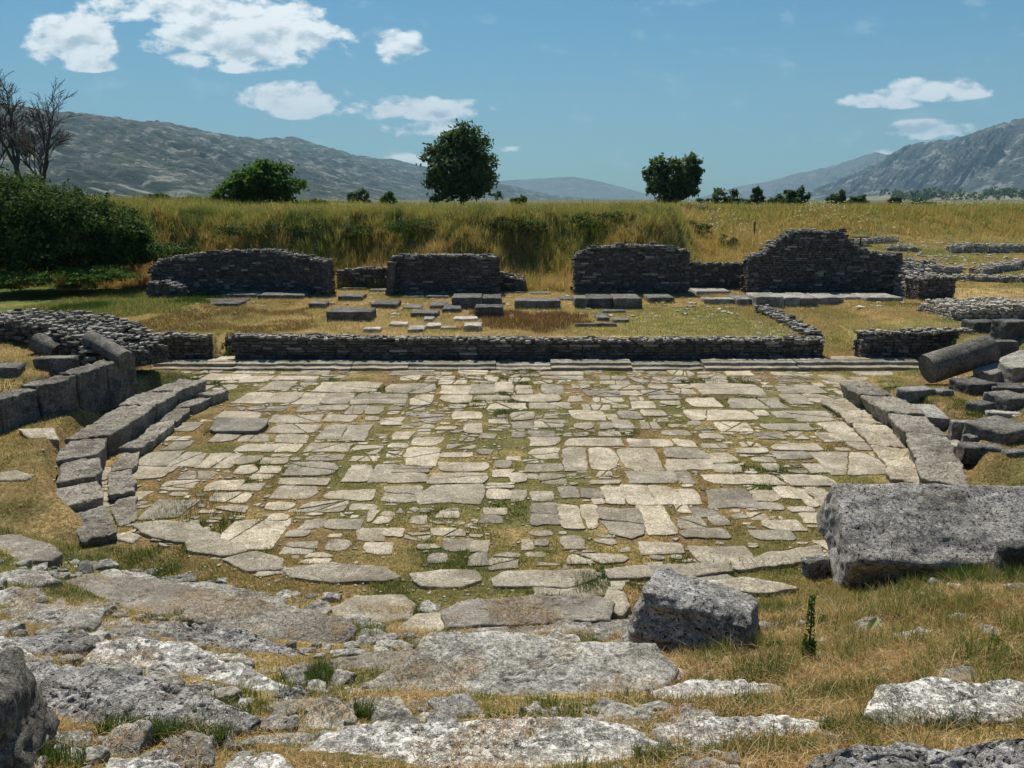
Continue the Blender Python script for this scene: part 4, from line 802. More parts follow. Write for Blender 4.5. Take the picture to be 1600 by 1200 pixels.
accr = Acc(); got = 0
for size, tries, mk in ((.46, 900, 0), (.3, 1600, 0), (.19, 2400, 0), (.12, 1800, 0)):
    for _ in range(tries):
        y = random.uniform(2.6, 11.6); x = random.uniform(-.72*y-1, .72*y+1); r0 = math.hypot(x, y-22)
        if r0 < 11.6: continue
        if x > 1.6 and random.random() > .06: continue
        if x > -.5 and random.random() > .35: continue
        w_, h_ = size*random.uniform(.7, 1.5), size*random.uniform(.5, .9); i0, j0 = int((x-w_*.42+16)/RES), int((y-h_*.42-1)/RES); i1, j1 = int((x+w_*.42+16)/RES)+1, int((y+h_*.42-1)/RES)+1
        if j0 < 0 or OCC[j0:j1, i0:i1].any(): continue
        n_ = random.randint(4, 6); th = np.sort(np.array([(q+random.uniform(-.38, .38)+.5)/n_*2*pi for q in range(n_)])); P_ = np.stack([x+w_*.55*np.cos(th), y+h_*.55*np.sin(th)], 1)
        V, f4, f3 = slab_mesh(P_, g1(x, y)+random.uniform(.0, .07)+size*.05, .25, .03*min(1, size*3), .03, .02, 4000+got, (random.uniform(-.08, .08), random.uniform(0, .22)), .03); accr.add(V, f4, f3, random.uniform(.1, 1.0)); occupy(P_, .15, g1(x, y)+.08); got += 1
tag(accr.obj('rubble', M['seat'], True), kind='stuff')
# the three big ones
b = HIT(1085, 1015); bb = stone_block('boulder', 'big rough-cut boulder with bright top, right of the centre steps', (b[0]+.06, b[1]+.30, b[2]-.33), (1.45, 1.05, .98), 'pitted', rz=-.42, rx=-.12, ry=.12, cell=.035, cham=.16, amp=.10, cat='boulder', tint=.5, taper=(-.25, -.3), sc=.5, strata=4)
b = HIT(1450, 900); big = stone_block('fallen_block', 'huge pitted pale block tilted on the grassy slope at the right', (b[0]+.52, b[1]+.50, b[2]-.36), (3.6, 1.0, 1.5), 'pitted', rz=-.04, rx=-.98, ry=.0, cell=.04, cham=.07, amp=.085, tint=.98, sc=.7, strata=1.3)
b = HIT(30, 1190); dk = stone_block('dark_rock', 'black shadowed upright rock in the bottom left corner', (b[0]-.32, b[1]-.05, b[2]-.1), (.85, .75, .78), 'dark', rz=.3, cell=.035, cham=.15, amp=.1, cat='rock', tint=.5, taper=(-.3, -.3), sc=.35)
seen_block('small grey rock tucked under the huge tilted block', 1256, 1300, 868, 878, 902, 'pitted', .4, name='rock', cat='rock', amp=.08)
seen_block('dark lump of rock beside the huge tilted block at the frame edge', 1555, 1640, 840, 850, 900, 'dark', .2, name='rock', cat='rock', amp=.1)
b = HIT(1440, 607); stone_block('pebble', 'white pebble on top of the grey kerb-side block', (AT(1433, 612, b[1])[0], b[1]+.05, AT(1433, 612, b[1])[2]), (.16, .12, .08), 'pale', cell=.03, cham=.04, amp=.01, cat='pebble', tint=1)

# ------------------------------------------------------------------ low ruins and scattered rubble on the right
def low_ruin(label, pa, pb, thick, h, mat='pale', rough=2.2):
    A, B = HIT(*pa), HIT(*pb); z0 = min(A[2], B[2])
    rubble_wall('ruined_wall', label, [A[:2], (A[:2]+B[:2])/2, B[:2]], thick, z0-.1, prof([(0, A[2]+h*.7), (.3, (A[2]+B[2])/2+h), (1, B[2]+h*.8)]), mat=mat, rough=rough, ln=(.25, .7), course=.16, cat='ruined wall')
low_ruin('curved line of pale footing stones behind the tallest wall', (1332, 384), (1398, 376), .7, .35)
low_ruin('low broken footing beyond the rubble slope', (1384, 391), (1434, 393), .6, .3)
low_ruin('long low ruined wall at the right edge of the far meadow', (1482, 392), (1640, 394), .9, .5)
low_ruin('ruined footing with a green bush beside it', (1440, 424), (1500, 428), .9, .4)
low_ruin('pale tumbled footing at the right frame edge', (1525, 428), (1620, 416), 1.0, .4)
low_ruin('long thin kerb of stones across the yellow meadow', (1455, 437), (1640, 441), .5, .25)
low_ruin('short dark wall remnant behind the rubble slope', (1420, 422), (1458, 420), .7, .45, 'wall')
low_ruin('lone low footing beside the fence post', (1184, 388), (1200, 386), .6, .35)

def scatter_px(n, x0, x1, y0, y1):
    out = []
    while len(out) < n:
        p = HIT(random.uniform(x0, x1), random.uniform(y0, y1)); out.append(p)
    return np.array(out)
acc = Acc()
for n, x0, x1, y0, y1, smin, smax in ((420, 1400, 1620, 378, 440, .05, .3), (60, 1320, 1480, 395, 412, .05, .2), (150, 530, 1160, 456, 500, .06, .26), (60, 1060, 1420, 455, 484, .06, .24), (40, 290, 520, 468, 490, .06, .22), (70, 290, 345, 488, 512, .02, .06), (90, 1490, 1600, 470, 490, .05, .15), (60, 580, 770, 495, 522, .03, .09), (40, 640, 780, 388, 400, .05, .12),
                              (120, 1520, 1600, 570, 700, .03, .1), (50, 1470, 1560, 570, 610, .03, .12), (120, 40, 210, 470, 520, .05, .15), (60, 0, 200, 480, 620, .02, .08), (140, 1180, 1260, 480, 525, .04, .12)):
    P_ = scatter_px(n, x0, x1, y0, y1); sz = rng.uniform(smin, smax, n)
    if (x0, y0) in ((640, 388),): P_ = np.array([AT(random.uniform(660, 760), 396, YB+.4)*np.array([1, 1, 0])+np.array([0, 0, zat(399, YB)]) for _ in range(n)])
    stones(acc, P_, np.stack([sz*.6, sz*.5, sz*.28], 1), rng.uniform(0, 3, n), rng.uniform(.6, 1.9, n), .2)
tag(acc.obj('rubble', M['pale']), kind='stuff')
acc = Acc(); n = 2600; x = rng.uniform(-11, 11, n); y = rng.uniform(11.2, 27, n); k = (~occ(x, y)) & (np.hypot(x, y-22) < 12); x, y = x[k], y[k]; n = len(x); sz = rng.uniform(.012, .05, n)
stones(acc, np.stack([x, y, G(x, y)+sz*.2], 1), np.stack([sz, sz*.7, sz*.4], 1), rng.uniform(0, 3, n), rng.uniform(.3, 1.4, n), .25)
n = 4200; x = rng.uniform(-6, 7, n); y = rng.uniform(3, 11.5, n); k = (~occ(x, y)); x, y = x[k], y[k]; n = len(x); sz = rng.uniform(.006, .03, n)
stones(acc, np.stack([x, y, G(x, y)+sz*.2], 1), np.stack([sz, sz*.7, sz*.4], 1), rng.uniform(0, 3, n), rng.uniform(.2, 1.3, n), .25)
tag(acc.obj('gravel', M['paving']), kind='stuff')

# ------------------------------------------------------------------ grass
def blade_obj(name, P, h, w, lean, tint, mat, bend=False, kind='stuff', az=None):
    n = len(P); a = rng.uniform(0, 2*pi, n); sx, sy = np.cos(a)*w/2, np.sin(a)*w/2
    b = rng.uniform(0, 2*pi, n) if az is None else az; L = h*lean
    dx, dy_ = np.cos(b)*L, np.sin(b)*L; dz = np.sqrt(np.maximum(h*h-L*L, (h*.08)**2))
    Z0 = np.zeros(n)
    v0 = P+np.stack([-sx, -sy, Z0-.01], 1); v1 = P+np.stack([sx, sy, Z0-.01], 1)
    if not bend:
        v2 = P+np.stack([dx, dy_, dz], 1); V = np.stack([v0, v1, v2], 1).reshape(-1, 3); F3 = np.arange(3*n).reshape(n, 3); return mesh_obj(name, V, None, F3, mat, {'tint': np.repeat(tint, 3)}) if kind is None else tag(mesh_obj(name, V, None, F3, mat, {'tint': np.repeat(tint, 3)}), kind=kind)
    m_ = P+np.stack([dx*.35, dy_*.35, dz*.62], 1); o = np.stack([sx, sy, Z0], 1)*.7
    v4 = P+np.stack([dx, dy_, dz], 1)
    V = np.stack([v0, v1, m_+o, m_-o, v4], 1).reshape(-1, 3); b5 = np.arange(n)[:, None]*5
    ob = mesh_obj(name, V, b5+np.array([[0, 1, 2, 3]]), b5+np.array([[3, 2, 4]]), mat, {'tint': np.repeat(tint, 5)}, False)
    return tag(ob, kind=kind) if kind else ob
def pts(n, x0, x1, y0, y1, keep=None):
    x = rng.uniform(x0, x1, n); y = rng.uniform(y0, y1, n)
    if keep is not None: k = keep(x, y); x, y = x[k], y[k]
    return np.stack([x, y, G(x, y)], 1)
clip01 = lambda a: np.clip(a, 0, 1)
# orchestra: short turf in the joints, taller green tufts along some of them
P_ = pts(620000, -13.2, 13.2, 10.8, 27.2, lambda x, y: (~occ(x, y))&(np.hypot(x, y-22) < 12.9))
q = fbm2(P_[:, 0], P_[:, 1], 1.5, 3, 41); k = rng.random(len(P_)) < sstep(-.5, .1, fbm2(P_[:, 0], P_[:, 1], .9, 3, 45)); P_, q = P_[k], q[k]
gr = sstep(.12, .4, q); h = rng.uniform(.018, .05, len(P_))*(1+1.1*gr)*(.7+1.5*sstep(.0, .35, fbm2(P_[:, 0], P_[:, 1], .3, 2, 47)))
blade_obj('grass', P_, h, rng.uniform(.010, .022, len(P_)), rng.uniform(.3, .97, len(P_)), clip01(.62-.55*gr+rng.normal(0, .22, len(P_))), M['grass'])
# slope towards the camera
def front_keep(x, y): return (~occ(x, y))&(np.abs(x) < .72*y+1.5)
P_ = pts(560000, -13, 13, 1.8, 12.5, front_keep); r_ = np.hypot(P_[:, 0], P_[:, 1]-22); q = fbm2(P_[:, 0], P_[:, 1], .9, 3, 51); q2 = fbm2(P_[:, 0], P_[:, 1], .35, 3, 52)
right = sstep(1.6, 2.6, P_[:, 0])*sstep(11.5, 9.5, P_[:, 1])*sstep(4.0, 5.2, P_[:, 1]+.0)
gr = clip01(sstep(.0, .3, q)*(1-.5*right)+.25-.2*right+.35*right*sstep(.1, .35, q2)); k = rng.random(len(P_)) < clip01(.55+.6*sstep(-.2, .2, q2)+right); P_, gr, right, q2 = P_[k], gr[k], right[k], q2[k]; n = len(P_)
h = rng.uniform(.03, .085, n)*(1+.9*gr*(q2 > .05)+right*(.6+2.6*sstep(0, .35, q2)))
blade_obj('grass', P_, h, rng.uniform(.004, .009, n), rng.uniform(.2, .92, n), clip01(.78-.6*gr-.12*right+rng.normal(0, .17, n)), M['grass'], True)
# dry straw lying about
def straw(n, reg, hs=(.08, .3), dens=None):
    P_ = pts(n, *reg, front_keep); 
    if dens is not None: P_ = P_[rng.random(len(P_)) < dens(P_[:, 0], P_[:, 1])]
    m_ = len(P_); P_[:, 2] += rng.uniform(0, .05, m_); return blade_obj('straw', P_, rng.uniform(*hs, m_), rng.uniform(.003, .006, m_), rng.uniform(.86, .995, m_), rng.random(m_), M['straw'], True)
straw(70000, (1.2, 6.8, 4.2, 9.8), (.05, .26), lambda x, y: clip01(.12+sstep(-.15, .25, fbm2(x, y, .5, 3, 61))))
straw(2200, (1.4, 6.8, 4.2, 9.8), (.25, .55))
straw(110000, (-6.5, 1.2, 3.0, 10), (.04, .17), lambda x, y: clip01(.15+sstep(-.05, .25, fbm2(x, y, .7, 3, 62))))
straw(14000, (1.0, 4, 3.0, 4.6), (.05, .2), lambda x, y: sstep(-.1, .2, fbm2(x, y, .7, 3, 63)))
P_ = pts(90000, -6.5, 1.5, 3, 10.5); q = fbm2(P_[:, 0], P_[:, 1], .55, 3, 68); ic, jc = ((P_[:, 0]+16)/RES).astype(int), ((P_[:, 1]-1)/RES).astype(int); k = (q > .14)&OCC[jc, ic]&(OCH[jc, ic] < 50); P_ = P_[k]; P_[:, 2] = np.maximum(P_[:, 2], OCH[jc, ic][k]+.012)+rng.uniform(0, .03, k.sum()); n = len(P_)
blade_obj('straw', P_, rng.uniform(.04, .15, n), rng.uniform(.003, .006, n), rng.uniform(.9, .995, n), rng.random(n), M['straw'], True)
# side ground and stage lawn
P_ = pts(170000, -22, -10.8, 13, 44, lambda x, y: (~occ(x, y))&((y > 28.8)|(np.hypot(x, y-22) > 12.2))&(x > -.72*y-1)); q = fbm2(P_[:, 0], P_[:, 1], 2.2, 3, 71); n = len(P_)
P_[:, 0] += 0; wob = 2*fbm2(P_[:, 0], P_[:, 1], 2.5, 3, 73); far = (P_[:, 1]+wob > 33)&(P_[:, 0]+wob < -14.5); h = rng.uniform(.04, .12, n)*np.where(far, 2.6, 1)
blade_obj('grass', P_, h, rng.uniform(.012, .022, n)*np.where(far, 1.5, 1), rng.uniform(.2, .85, n), clip01(.66-.5*sstep(-.05, .35, q)-.22*far + rng.normal(0, .15, n)), M['grass'])
P_ = pts(150000, 10.5, 22, 12, 44, lambda x, y: (~occ(x, y))&((y > 28.8)|(np.hypot(x, y-22) > 12.2))&(x < .72*y+1)&~((y > 31.5)&(y < 37)&(x > 19.5))); q = fbm2(P_[:, 0], P_[:, 1], 2.0, 3, 72); n = len(P_)
blade_obj('grass', P_, rng.uniform(.03, .11, n)*np.where(P_[:, 1] > 36, 1.6, 1), rng.uniform(.01, .02, n), rng.uniform(.2, .9, n), clip01(.72-.45*sstep(.05, .35, q)+rng.normal(0, .15, n)), M['grass'])
def inside(px0, px1, py0, py1):
    A, B, C_, D_ = W(px0, py1, .95), W(px1, py1, .95), W(px1, py0, .95), W(px0, py0, .95); return lambda x, y: (y > A[1])&(y < C_[1])&(x/y > A[0]/A[1])&(x/y < B[0]/B[1])
P_ = pts(210000, -15, 15.5, 29.0, 44.4); q = fbm2(P_[:, 0], P_[:, 1], 1.6, 3, 81); n = len(P_); lawn = sstep(1, 7, P_[:, 0])*sstep(12, 11.4, P_[:, 0])*(P_[:, 1] < 37)
jx, jy = P_[:, 0]+1.5*q, P_[:, 1]+1.6*fbm2(P_[:, 0], P_[:, 1], 1.1, 3, 83)
rustk = (inside(735, 905, 490, 516)(jx, jy)|inside(215, 500, 482, 518)(jx, jy)&(q > -.05))&(rng.random(n) < .55)
blade_obj('grass', P_, rng.uniform(.03, .11, n)*(1+.6*(1-lawn)), rng.uniform(.012, .022, n), rng.uniform(.2, .9, n), clip01(.8-.33*lawn-.25*sstep(.05, .3, q)*(1-lawn)+rng.normal(0, .13, n)), M['grass'])
M['rust'] = leaf_mat('rusty_scrub', [(.05, .03, .02), (.20, .095, .035), (.38, .21, .08), (.50, .36, .17)], .2)
P2 = P_[rustk]; P2 = np.repeat(P2, 2, 0)+rng.normal(0, .04, (2*len(P2), 3))*np.array([1, 1, 0]); n = len(P2)
blade_obj('scrub_grass', P2, rng.uniform(.08, .3, n)*np.where(P2[:, 0] > -6, 1, .55), rng.uniform(.015, .03, n), rng.uniform(.1, .8, n), rng.random(n), M['rust'])
# meadow on the bank behind, and the field to the right
def meadow(n, x0, x1, y0, y1, hh, ww, keep=None):
    P_ = pts(n, x0, x1, y0, y1, keep); x, y = P_[:, 0], P_[:, 1]; f = foot(x); up = clip01((y-f)/5); q = fbm2(x, y, 2.5, 3, 91); q2 = fbm2(x, y, .8, 2, 92); m_ = len(P_)
    lo_ = sstep(.75, .15, up)*sstep(14, 12, x); t_ = .33+.38*lo_-.32*sstep(.0, .35, q)-.10*sstep(.8, 1, up)*(x < 14)
    t_ = np.where(x > 14, .62-.40*sstep(64, 100, y)-.2*sstep(.1, .4, q), t_)
    q3 = fbm2(x, y, .35, 2, 94); t_ = t_+.28*q3+.15*q2; k = rng.random(m_) < .3+.7*sstep(-.35, .15, q2); P_, t_, hq = P_[k], t_[k], (.55+.9*sstep(-.4, .5, q3+.4*q2))[k]; m_ = len(P_)
    return blade_obj('meadow_grass', P_, rng.uniform(.4, 1.1, m_)*hq*hh*np.where(rng.random(m_) < .06, 1.35, 1), rng.uniform(.6, 1.3, m_)*ww, rng.uniform(.05, .8, m_), clip01(t_+rng.normal(0, .15, m_)), M['field'])
meadow(330000, -34, 17, 42.5, 52.5, .62, .026, lambda x, y: ((y > 44.6)|(np.abs(x-3) < 4.5)|(x > 13)|(y > 43.6+.0*x)) & ~((x < -15)&(y < 44)))
meadow(130000, -45, 22, 52, 66, .62, .04)
meadow(170000, 13, 62, 60, 100, .6, .05, lambda x, y: (y > 72+2*np.sin(x*.4))|((x < 26)&(y > 50)&(x < 14+(y-50)*.8)))
meadow(50000, 14, 60, 40, 74, .16, .05)
meadow(60000, -90, 110, 66, 150, .7, .12, lambda x, y: (x > 20)|(x < -25)|(y < 90))
def seedheads(n, reg, hh, size, keep=None):
    P_ = pts(n, *reg, keep); m_ = len(P_); P_[:, 2] += rng.uniform(.35, 1.15, m_)*hh; s_ = rng.uniform(.5, 1.2, m_)*size; z0 = np.zeros(m_)
    a = rng.uniform(0, pi, m_); rt = np.stack([np.cos(a)*s_*.5, np.sin(a)*s_*.5, z0], 1); up = np.stack([rng.normal(0, .4, m_)*s_, rng.normal(0, .4, m_)*s_, s_*1.3], 1)
    V = np.stack([P_-rt, P_-up, P_+rt, P_+up], 1).reshape(-1, 3); tag(mesh_obj('seed_heads', V, np.arange(4*m_).reshape(m_, 4), None, M['straw'], {'tint': np.repeat(rng.random(m_), 4)}), kind='stuff')
seedheads(26000, (-34, 20, 43.5, 53), .62, .03, lambda x, y: ~((x < -15)&(y < 46)))
seedheads(12000, (13, 62, 58, 92), .62, .045)
# flower heads on the crest of the field
P_ = np.concatenate([pts(520, 17, 36, 68, 90, lambda x, y: rng.random(len(x)) < sstep(-.1, .2, fbm2(x, y, 5, 2, 5))), pts(160, -18, 15, 49.5, 54), pts(160, 45, 62, 84, 96)]); n = len(P_); P_[:, 2] += rng.uniform(.55, 1.0, n)
sz = rng.uniform(.03, .07, n)*np.where(P_[:, 1] > 60, 1.5, .6); a = rng.uniform(0, pi, n); ca, sa = np.cos(a)*sz, np.sin(a)*sz; Z_ = np.zeros(n); up = np.stack([Z_, -sz*.6, sz*.5], 1); rt = np.stack([sz, Z_, Z_], 1)
V = np.stack([P_-rt, P_-up, P_+rt, P_+up], 1).reshape(-1, 3); tag(mesh_obj('wild_flowers', V, np.arange(4*n).reshape(n, 4), None, M['heads'], {'tint': np.repeat(rng.random(n), 4)}), kind='stuff')

# grass tufts one can tell apart in the foreground
def tuft(label, px, py, n, h, spread, tint=.12, w_=.008):
    c = HIT(px, py); P_ = c+np.clip(rng.normal(0, 1, (n, 3)), -1.5, 1.5)*np.array([spread[0], spread[1], 0]); P_[:, 2] = G(P_[:, 0], P_[:, 1])
    o = blade_obj('grass_tuft', P_, rng.uniform(.5, 1, n)*h, rng.uniform(.6, 1.2, n)*w_, rng.uniform(.1, .75, n), clip01(tint+rng.normal(0, .12, n)), M['grass'], True, None)
    if max(spread) > .2: o.name = 'grass'; return tag(o, kind='stuff')
    return tag(o, label, 'grass tuft', 'green grass tufts among the slabs')
for a_ in [('bright green tuft left of the bottom centre step', 550, 1122, 420, .24, (.10, .05)), ('green tuft below the dark end of the tipped slab', 500, 1062, 500, .26, (.08, .14)), ('dark green grass mat under the eroded seat block', 260, 1158, 1500, .24, (.30, .07)), ('green tuft beside the grass mat, nearer the centre', 350, 1132, 700, .24, (.14, .07)),
           ('green grass between the beige slabs and the tipped slab', 575, 992, 600, .22, (.16, .14), .3), ('short green grass below the long speckled slab', 265, 972, 500, .14, (.22, .06), .2), ('green tuft touching the lower corner of the tipped slab', 290, 966, 260, .16, (.08, .05)), ('small tuft on the left straw patch', 135, 1018, 260, .13, (.09, .05), .2),
           ('grass strip on the grey step block left of the boulder', 920, 1012, 500, .12, (.22, .05), .15), ('tiny tufts along the back of the bottom centre step', 830, 1122, 300, .12, (.25, .02), .2), ('green weeds between edge slabs and the boulder', 925, 915, 700, .16, (.18, .22), .12), ('green grass right of the boulder', 1205, 960, 700, .26, (.22, .22), .28),
           ('dark grass under the pale cut block near the right edge', 1400, 1140, 1300, .2, (.36, .08), .12), ('green tuft at the right edge beside the pale cut block', 1590, 1112, 350, .22, (.08, .05), .1), ('green grass right of the pale lower slab', 1300, 1085, 900, .16, (.28, .10), .25), ('grass at the bottom edge between centre step and corner stone', 1130, 1185, 1400, .16, (.42, .05), .28),
           ('green grass under the left side of the huge block', 1330, 905, 500, .2, (.2, .12), .22), ('green weeds behind the orchestra edge at the right', 1210, 888, 500, .12, (.35, .15), .12), ('lush tuft behind the upper right kerb', 1425, 645, 500, .4, (.25, .35), .12), ('weedy clump on the stage step near the centre', 690, 572, 120, .2, (.3, .05), .3), ('green clump at the foot of the stage step on the left', 415, 580, 300, .2, (.45, .12), .05),
           ('dark grass clump on the paving near the left kerb', 295, 800, 900, .14, (.4, .5), .08), ('dark green grass bottom left corner by the black rock', 60, 1190, 500, .2, (.2, .05), .1)]:
    tuft(*a_)

# ------------------------------------------------------------------ trees and bushes
def leaves(C, size, out, tint, tri=False):
    n = len(C); nrm = out+rng.normal(0, .75, (n, 3)); nrm /= np.linalg.norm(nrm, axis=1, keepdims=True)+1e-9
    a = np.cross(nrm, rng.normal(0, 1, (n, 3))); a /= np.linalg.norm(a, axis=1, keepdims=True)+1e-9; b = np.cross(nrm, a)
    s = (size*rng.uniform(.6, 1.3, n))[:, None]
    V = np.stack([C-a*s, C+b*s*.45, C+a*s, C-b*s*.45], 1).reshape(-1, 3); return V, np.arange(4*n).reshape(n, 4), np.repeat(tint, 4)
def crown_cards(blobs, n, size, lump=.35, cl=.30, seed=0):
    """leaf clumps through a few overlapping rounded masses; blobs = centre, radii"""
    Vs = []; vol = np.array([b_[1][0]*b_[1][2] for b_ in blobs]); Cs, Os = [], []
    for (c, r_), m_ in zip(blobs, (n*vol/vol.sum()).astype(int)):
        nc = max(10, m_//42); d = rng.normal(0, 1, (nc, 3)); d /= np.linalg.norm(d, axis=1, keepdims=True); rad = rng.uniform(.45, 1.0, nc)**.6*(1+lump*fbm(d*2.2+seed, 3, seed))
        cc_ = d*rad[:, None]; pick = rng.integers(0, nc, m_); pos = cc_[pick]+rng.normal(0, cl*.42, (m_, 3))
        Cs.append(np.array(c)+pos*np.array(r_)); Os.append(pos/(np.linalg.norm(pos, axis=1, keepdims=True)+.01)*.5+np.array([0, 0, .4]))
    return np.concatenate(Cs), np.concatenate(Os)
def tube(acc, pts_, rad, k=6):
    pts_ = np.asarray(pts_); n = len(pts_); tv = np.gradient(pts_, axis=0); V = []
    for p, t_, r_ in zip(pts_, tv, rad):
        t_ = t_/(np.linalg.norm(t_)+1e-9); a = np.cross(t_, [.3, .9, .1]); a /= np.linalg.norm(a)+1e-9; b_ = np.cross(t_, a)
        for i in range(k): V.append(p+(a*cos(2*pi*i/k)+b_*sin(2*pi*i/k))*r_)
    i = np.arange(n-1)[:, None]*k; j = np.arange(k)[None]; j2 = (j+1) % k
    acc.add(np.array(V), np.stack([(i+j).ravel(), (i+j2).ravel(), (i+k+j2).ravel(), (i+k+j).ravel()], 1))
def tree(name, label, px, py, D, wpx, hpx, n, leaf, mat='leaf', blobs=None, trunk=.12, group=None, cat='tree', low=.02, seed=0, lump=.35):
    base = AT(px, py, D); k = D/FPX/cos(PITCH)*.98; Wd, Hh = wpx*k, hpx*k; base[2] = min(base[2], base[2])
    root = empty(name, base); tag(root, label, cat, group)
    bl = blobs or [((0, 0, .52), (.46, .46, .48)), ((-.18, 0, .38), (.32, .34, .36)), ((.17, .05, .40), (.33, .34, .38)), ((.05, 0, .72), (.33, .33, .27))]
    B_ = [(np.array([c[0]*Wd, c[1]*Wd, c[2]*Hh]), np.array([r_[0]*Wd, r_[1]*Wd, r_[2]*Hh])) for c, r_ in bl]
    C_, O_ = crown_cards(B_, n, leaf, lump, seed=seed); ok = C_[:, 2] > low*Hh; C_, O_ = C_[ok], O_[ok]
    V, F_, t_ = leaves(C_, np.full(len(C_), leaf), O_, clip01(.5+.3*fbm(C_/max(.3, Wd*.15), 2, seed)+rng.normal(0, .2, len(C_))))
    mesh_obj('crown', V, F_, None, M[mat], {'tint': t_}, False, root)
    a = Acc(); tube(a, [(0, 0, -1.2), (0, 0, .1*Hh), (.02*Wd, 0, .35*Hh), (0, 0, .7*Hh)], [trunk*Wd*.6, trunk*Wd*.5, trunk*Wd*.35, trunk*Wd*.1], 8)
    for q in range(7):
        th = q*2.4; tube(a, [(0, 0, .15*Hh+.05*q*Hh), (.18*Wd*cos(th), .18*Wd*sin(th), (.3+.05*q)*Hh), (.33*Wd*cos(th), .33*Wd*sin(th), (.38+.06*q)*Hh)], [trunk*Wd*.25, trunk*Wd*.15, trunk*Wd*.05], 5)
    a.obj('trunk', M['bark'], True, None, root); return root
tree('round_tree', 'tall rounded dark tree standing alone on the bank, left of centre', 722, 318, 85, 112, 110, 11500, .27, 'leaf', trunk=.06, seed=3, lump=.7, blobs=[((-.04, 0, .50), (.42, .42, .42)), ((-.26, 0, .32), (.24, .3, .30)), ((.20, .05, .52), (.30, .34, .36)), ((.02, 0, .80), (.30, .30, .20)), ((.15, 0, .27), (.32, .3, .22)), ((-.25, 0, .62), (.2, .3, .25))])
tree('round_tree', 'dark notched tree on the bank, right of centre', 1049, 318, 85, 84, 69, 7200, .26, 'leaf', trunk=.07, seed=9, lump=.6, blobs=[((-.30, 0, .60), (.20, .3, .34)), ((.10, 0, .62), (.34, .36, .36)), ((.0, 0, .30), (.40, .38, .28)), ((.30, 0, .72), (.20, .3, .22))])
tree('leafy_tree', 'broad bright green bushy tree before the left hillside', 408, 320, 66, 118, 64, 11000, .2, 'leaf_light', seed=14, low=-.05, blobs=[((.05, 0, .55), (.36, .36, .42)), ((-.33, 0, .25), (.22, .3, .25)), ((.30, 0, .35), (.26, .3, .3)), ((-.1, 0, .4), (.3, .3, .35)), ((-.55, 0, .08), (.18, .25, .15))])
DT = [('small dark round tree between hillside and bank', 559, 316, 30, 26, 'leaf', 150), ('tiny pale green tree beside the small dark round one', 608, 318, 24, 18, 'leaf_light', 130), ('tiny bush on the bank right of the tall rounded tree', 811, 318, 20, 14, 'leaf_light', 100),
      ('low green thicket, first shrub right of the notched tree', 1132, 321, 66, 27, 'leaf', 125), ('spiky small shrub between two thickets', 1182, 320, 24, 26, 'leaf', 125), ('wide dark thicket in the middle of the shrub row', 1228, 320, 50, 22, 'leaf', 130), ('pointed shrub rising from the wide thicket', 1246, 319, 30, 32, 'leaf', 128),
      ('small pointed shrub, second last of the row', 1306, 320, 26, 26, 'leaf', 130), ('low rounded shrub ending the row', 1338, 321, 34, 20, 'leaf', 130), ('single far round tree before the dry foothill', 1396, 322, 18, 18, 'leaf', 220), ('low dark hedge shrub on the field edge before the foothill', 1440, 322, 40, 10, 'leaf', 240), ('low bush between left hillside foot and meadow', 300, 322, 60, 16, 'leaf_light', 80), ('low bush to the right of the broad bushy tree', 485, 322, 60, 12, 'leaf_light', 90), ('dark low bush at the left edge of the meadow crest', 248, 318, 50, 18, 'leaf', 75)]
for i, (l_, px, py, w_, h_, m_, D_) in enumerate(DT):
    tree('shrub' if h_ < 30 and w_ > 22 else 'small_tree', l_, px, py+1, D_, w_, h_, 1500, D_*.0032, m_, group='small trees and shrubs on the skyline', cat='shrub', seed=20+i, trunk=.05, lump=.5, low=-.1, blobs=random.choice([[((-.2, 0, .28), (.32, .3, .36)), ((.22, 0, .36), (.30, .3, .45)), ((0, 0, .15), (.5, .4, .25))], [((0, 0, .45), (.34, .3, .5)), ((.1, 0, .2), (.48, .4, .3)), ((-.3, 0, .22), (.25, .3, .3))]]))
# woods on the foothill
Cs, Os = [], []
for _ in range(95):
    px = random.choice([random.uniform(1390, 1460), random.uniform(1440, 1640), random.uniform(1540, 1660), random.uniform(1380, 1640)]); D_ = random.uniform(1500, 2000); py = random.uniform(300, 309)-(px > 1540)*3; c = AT(px, py, D_); r_ = random.uniform(5, 10)
    a, b_ = crown_cards([(c, np.array([r_*random.uniform(.8, 2.2), r_, r_]))], 70, 2); Cs.append(a); Os.append(b_)
C_ = np.concatenate(Cs); V, F_, t_ = leaves(C_, np.full(len(C_), 3.2), np.concatenate(Os), rng.random(len(C_))); tag(mesh_obj('far_woods', V, F_, None, M['leaf'], {'tint': t_}), kind='stuff')
# hedge and bushes at the left
def bush(name, label, blobs, n, size, mat, group=None):
    c0 = np.array(blobs[0][0]); root = empty(name, (c0[0], c0[1], blobs[0][0][2]-blobs[0][1][2])); tag(root, label, 'bush', group)
    C_, O_ = crown_cards(blobs, n, size, .3, .28); ok = C_[:, 2] > G(C_[:, 0], C_[:, 1])-.1; C_, O_ = C_[ok], O_[ok]
    V, F_, t_ = leaves(C_, np.full(len(C_), size), O_, clip01(.45+.35*fbm(C_/.8, 2, 4)+rng.normal(0, .2, len(C_)))); V = V-np.array([*root.location])
    mesh_obj('foliage', V, F_, None, M[mat], {'tint': t_}, False, root)
    a = Acc(); 
    for q in range(6): th = q*1.05; k0 = min(1.0, float(blobs[0][1][2])*.45); tube(a, [(0, 0, -.2*k0), (.4*k0*cos(th), .4*k0*sin(th), .7*k0), (1.0*k0*cos(th), .8*k0*sin(th), 1.6*k0)], [.07*k0, .05*k0, .02*k0], 5)
    a.obj('stem', M['bark'], True, None, root); return root
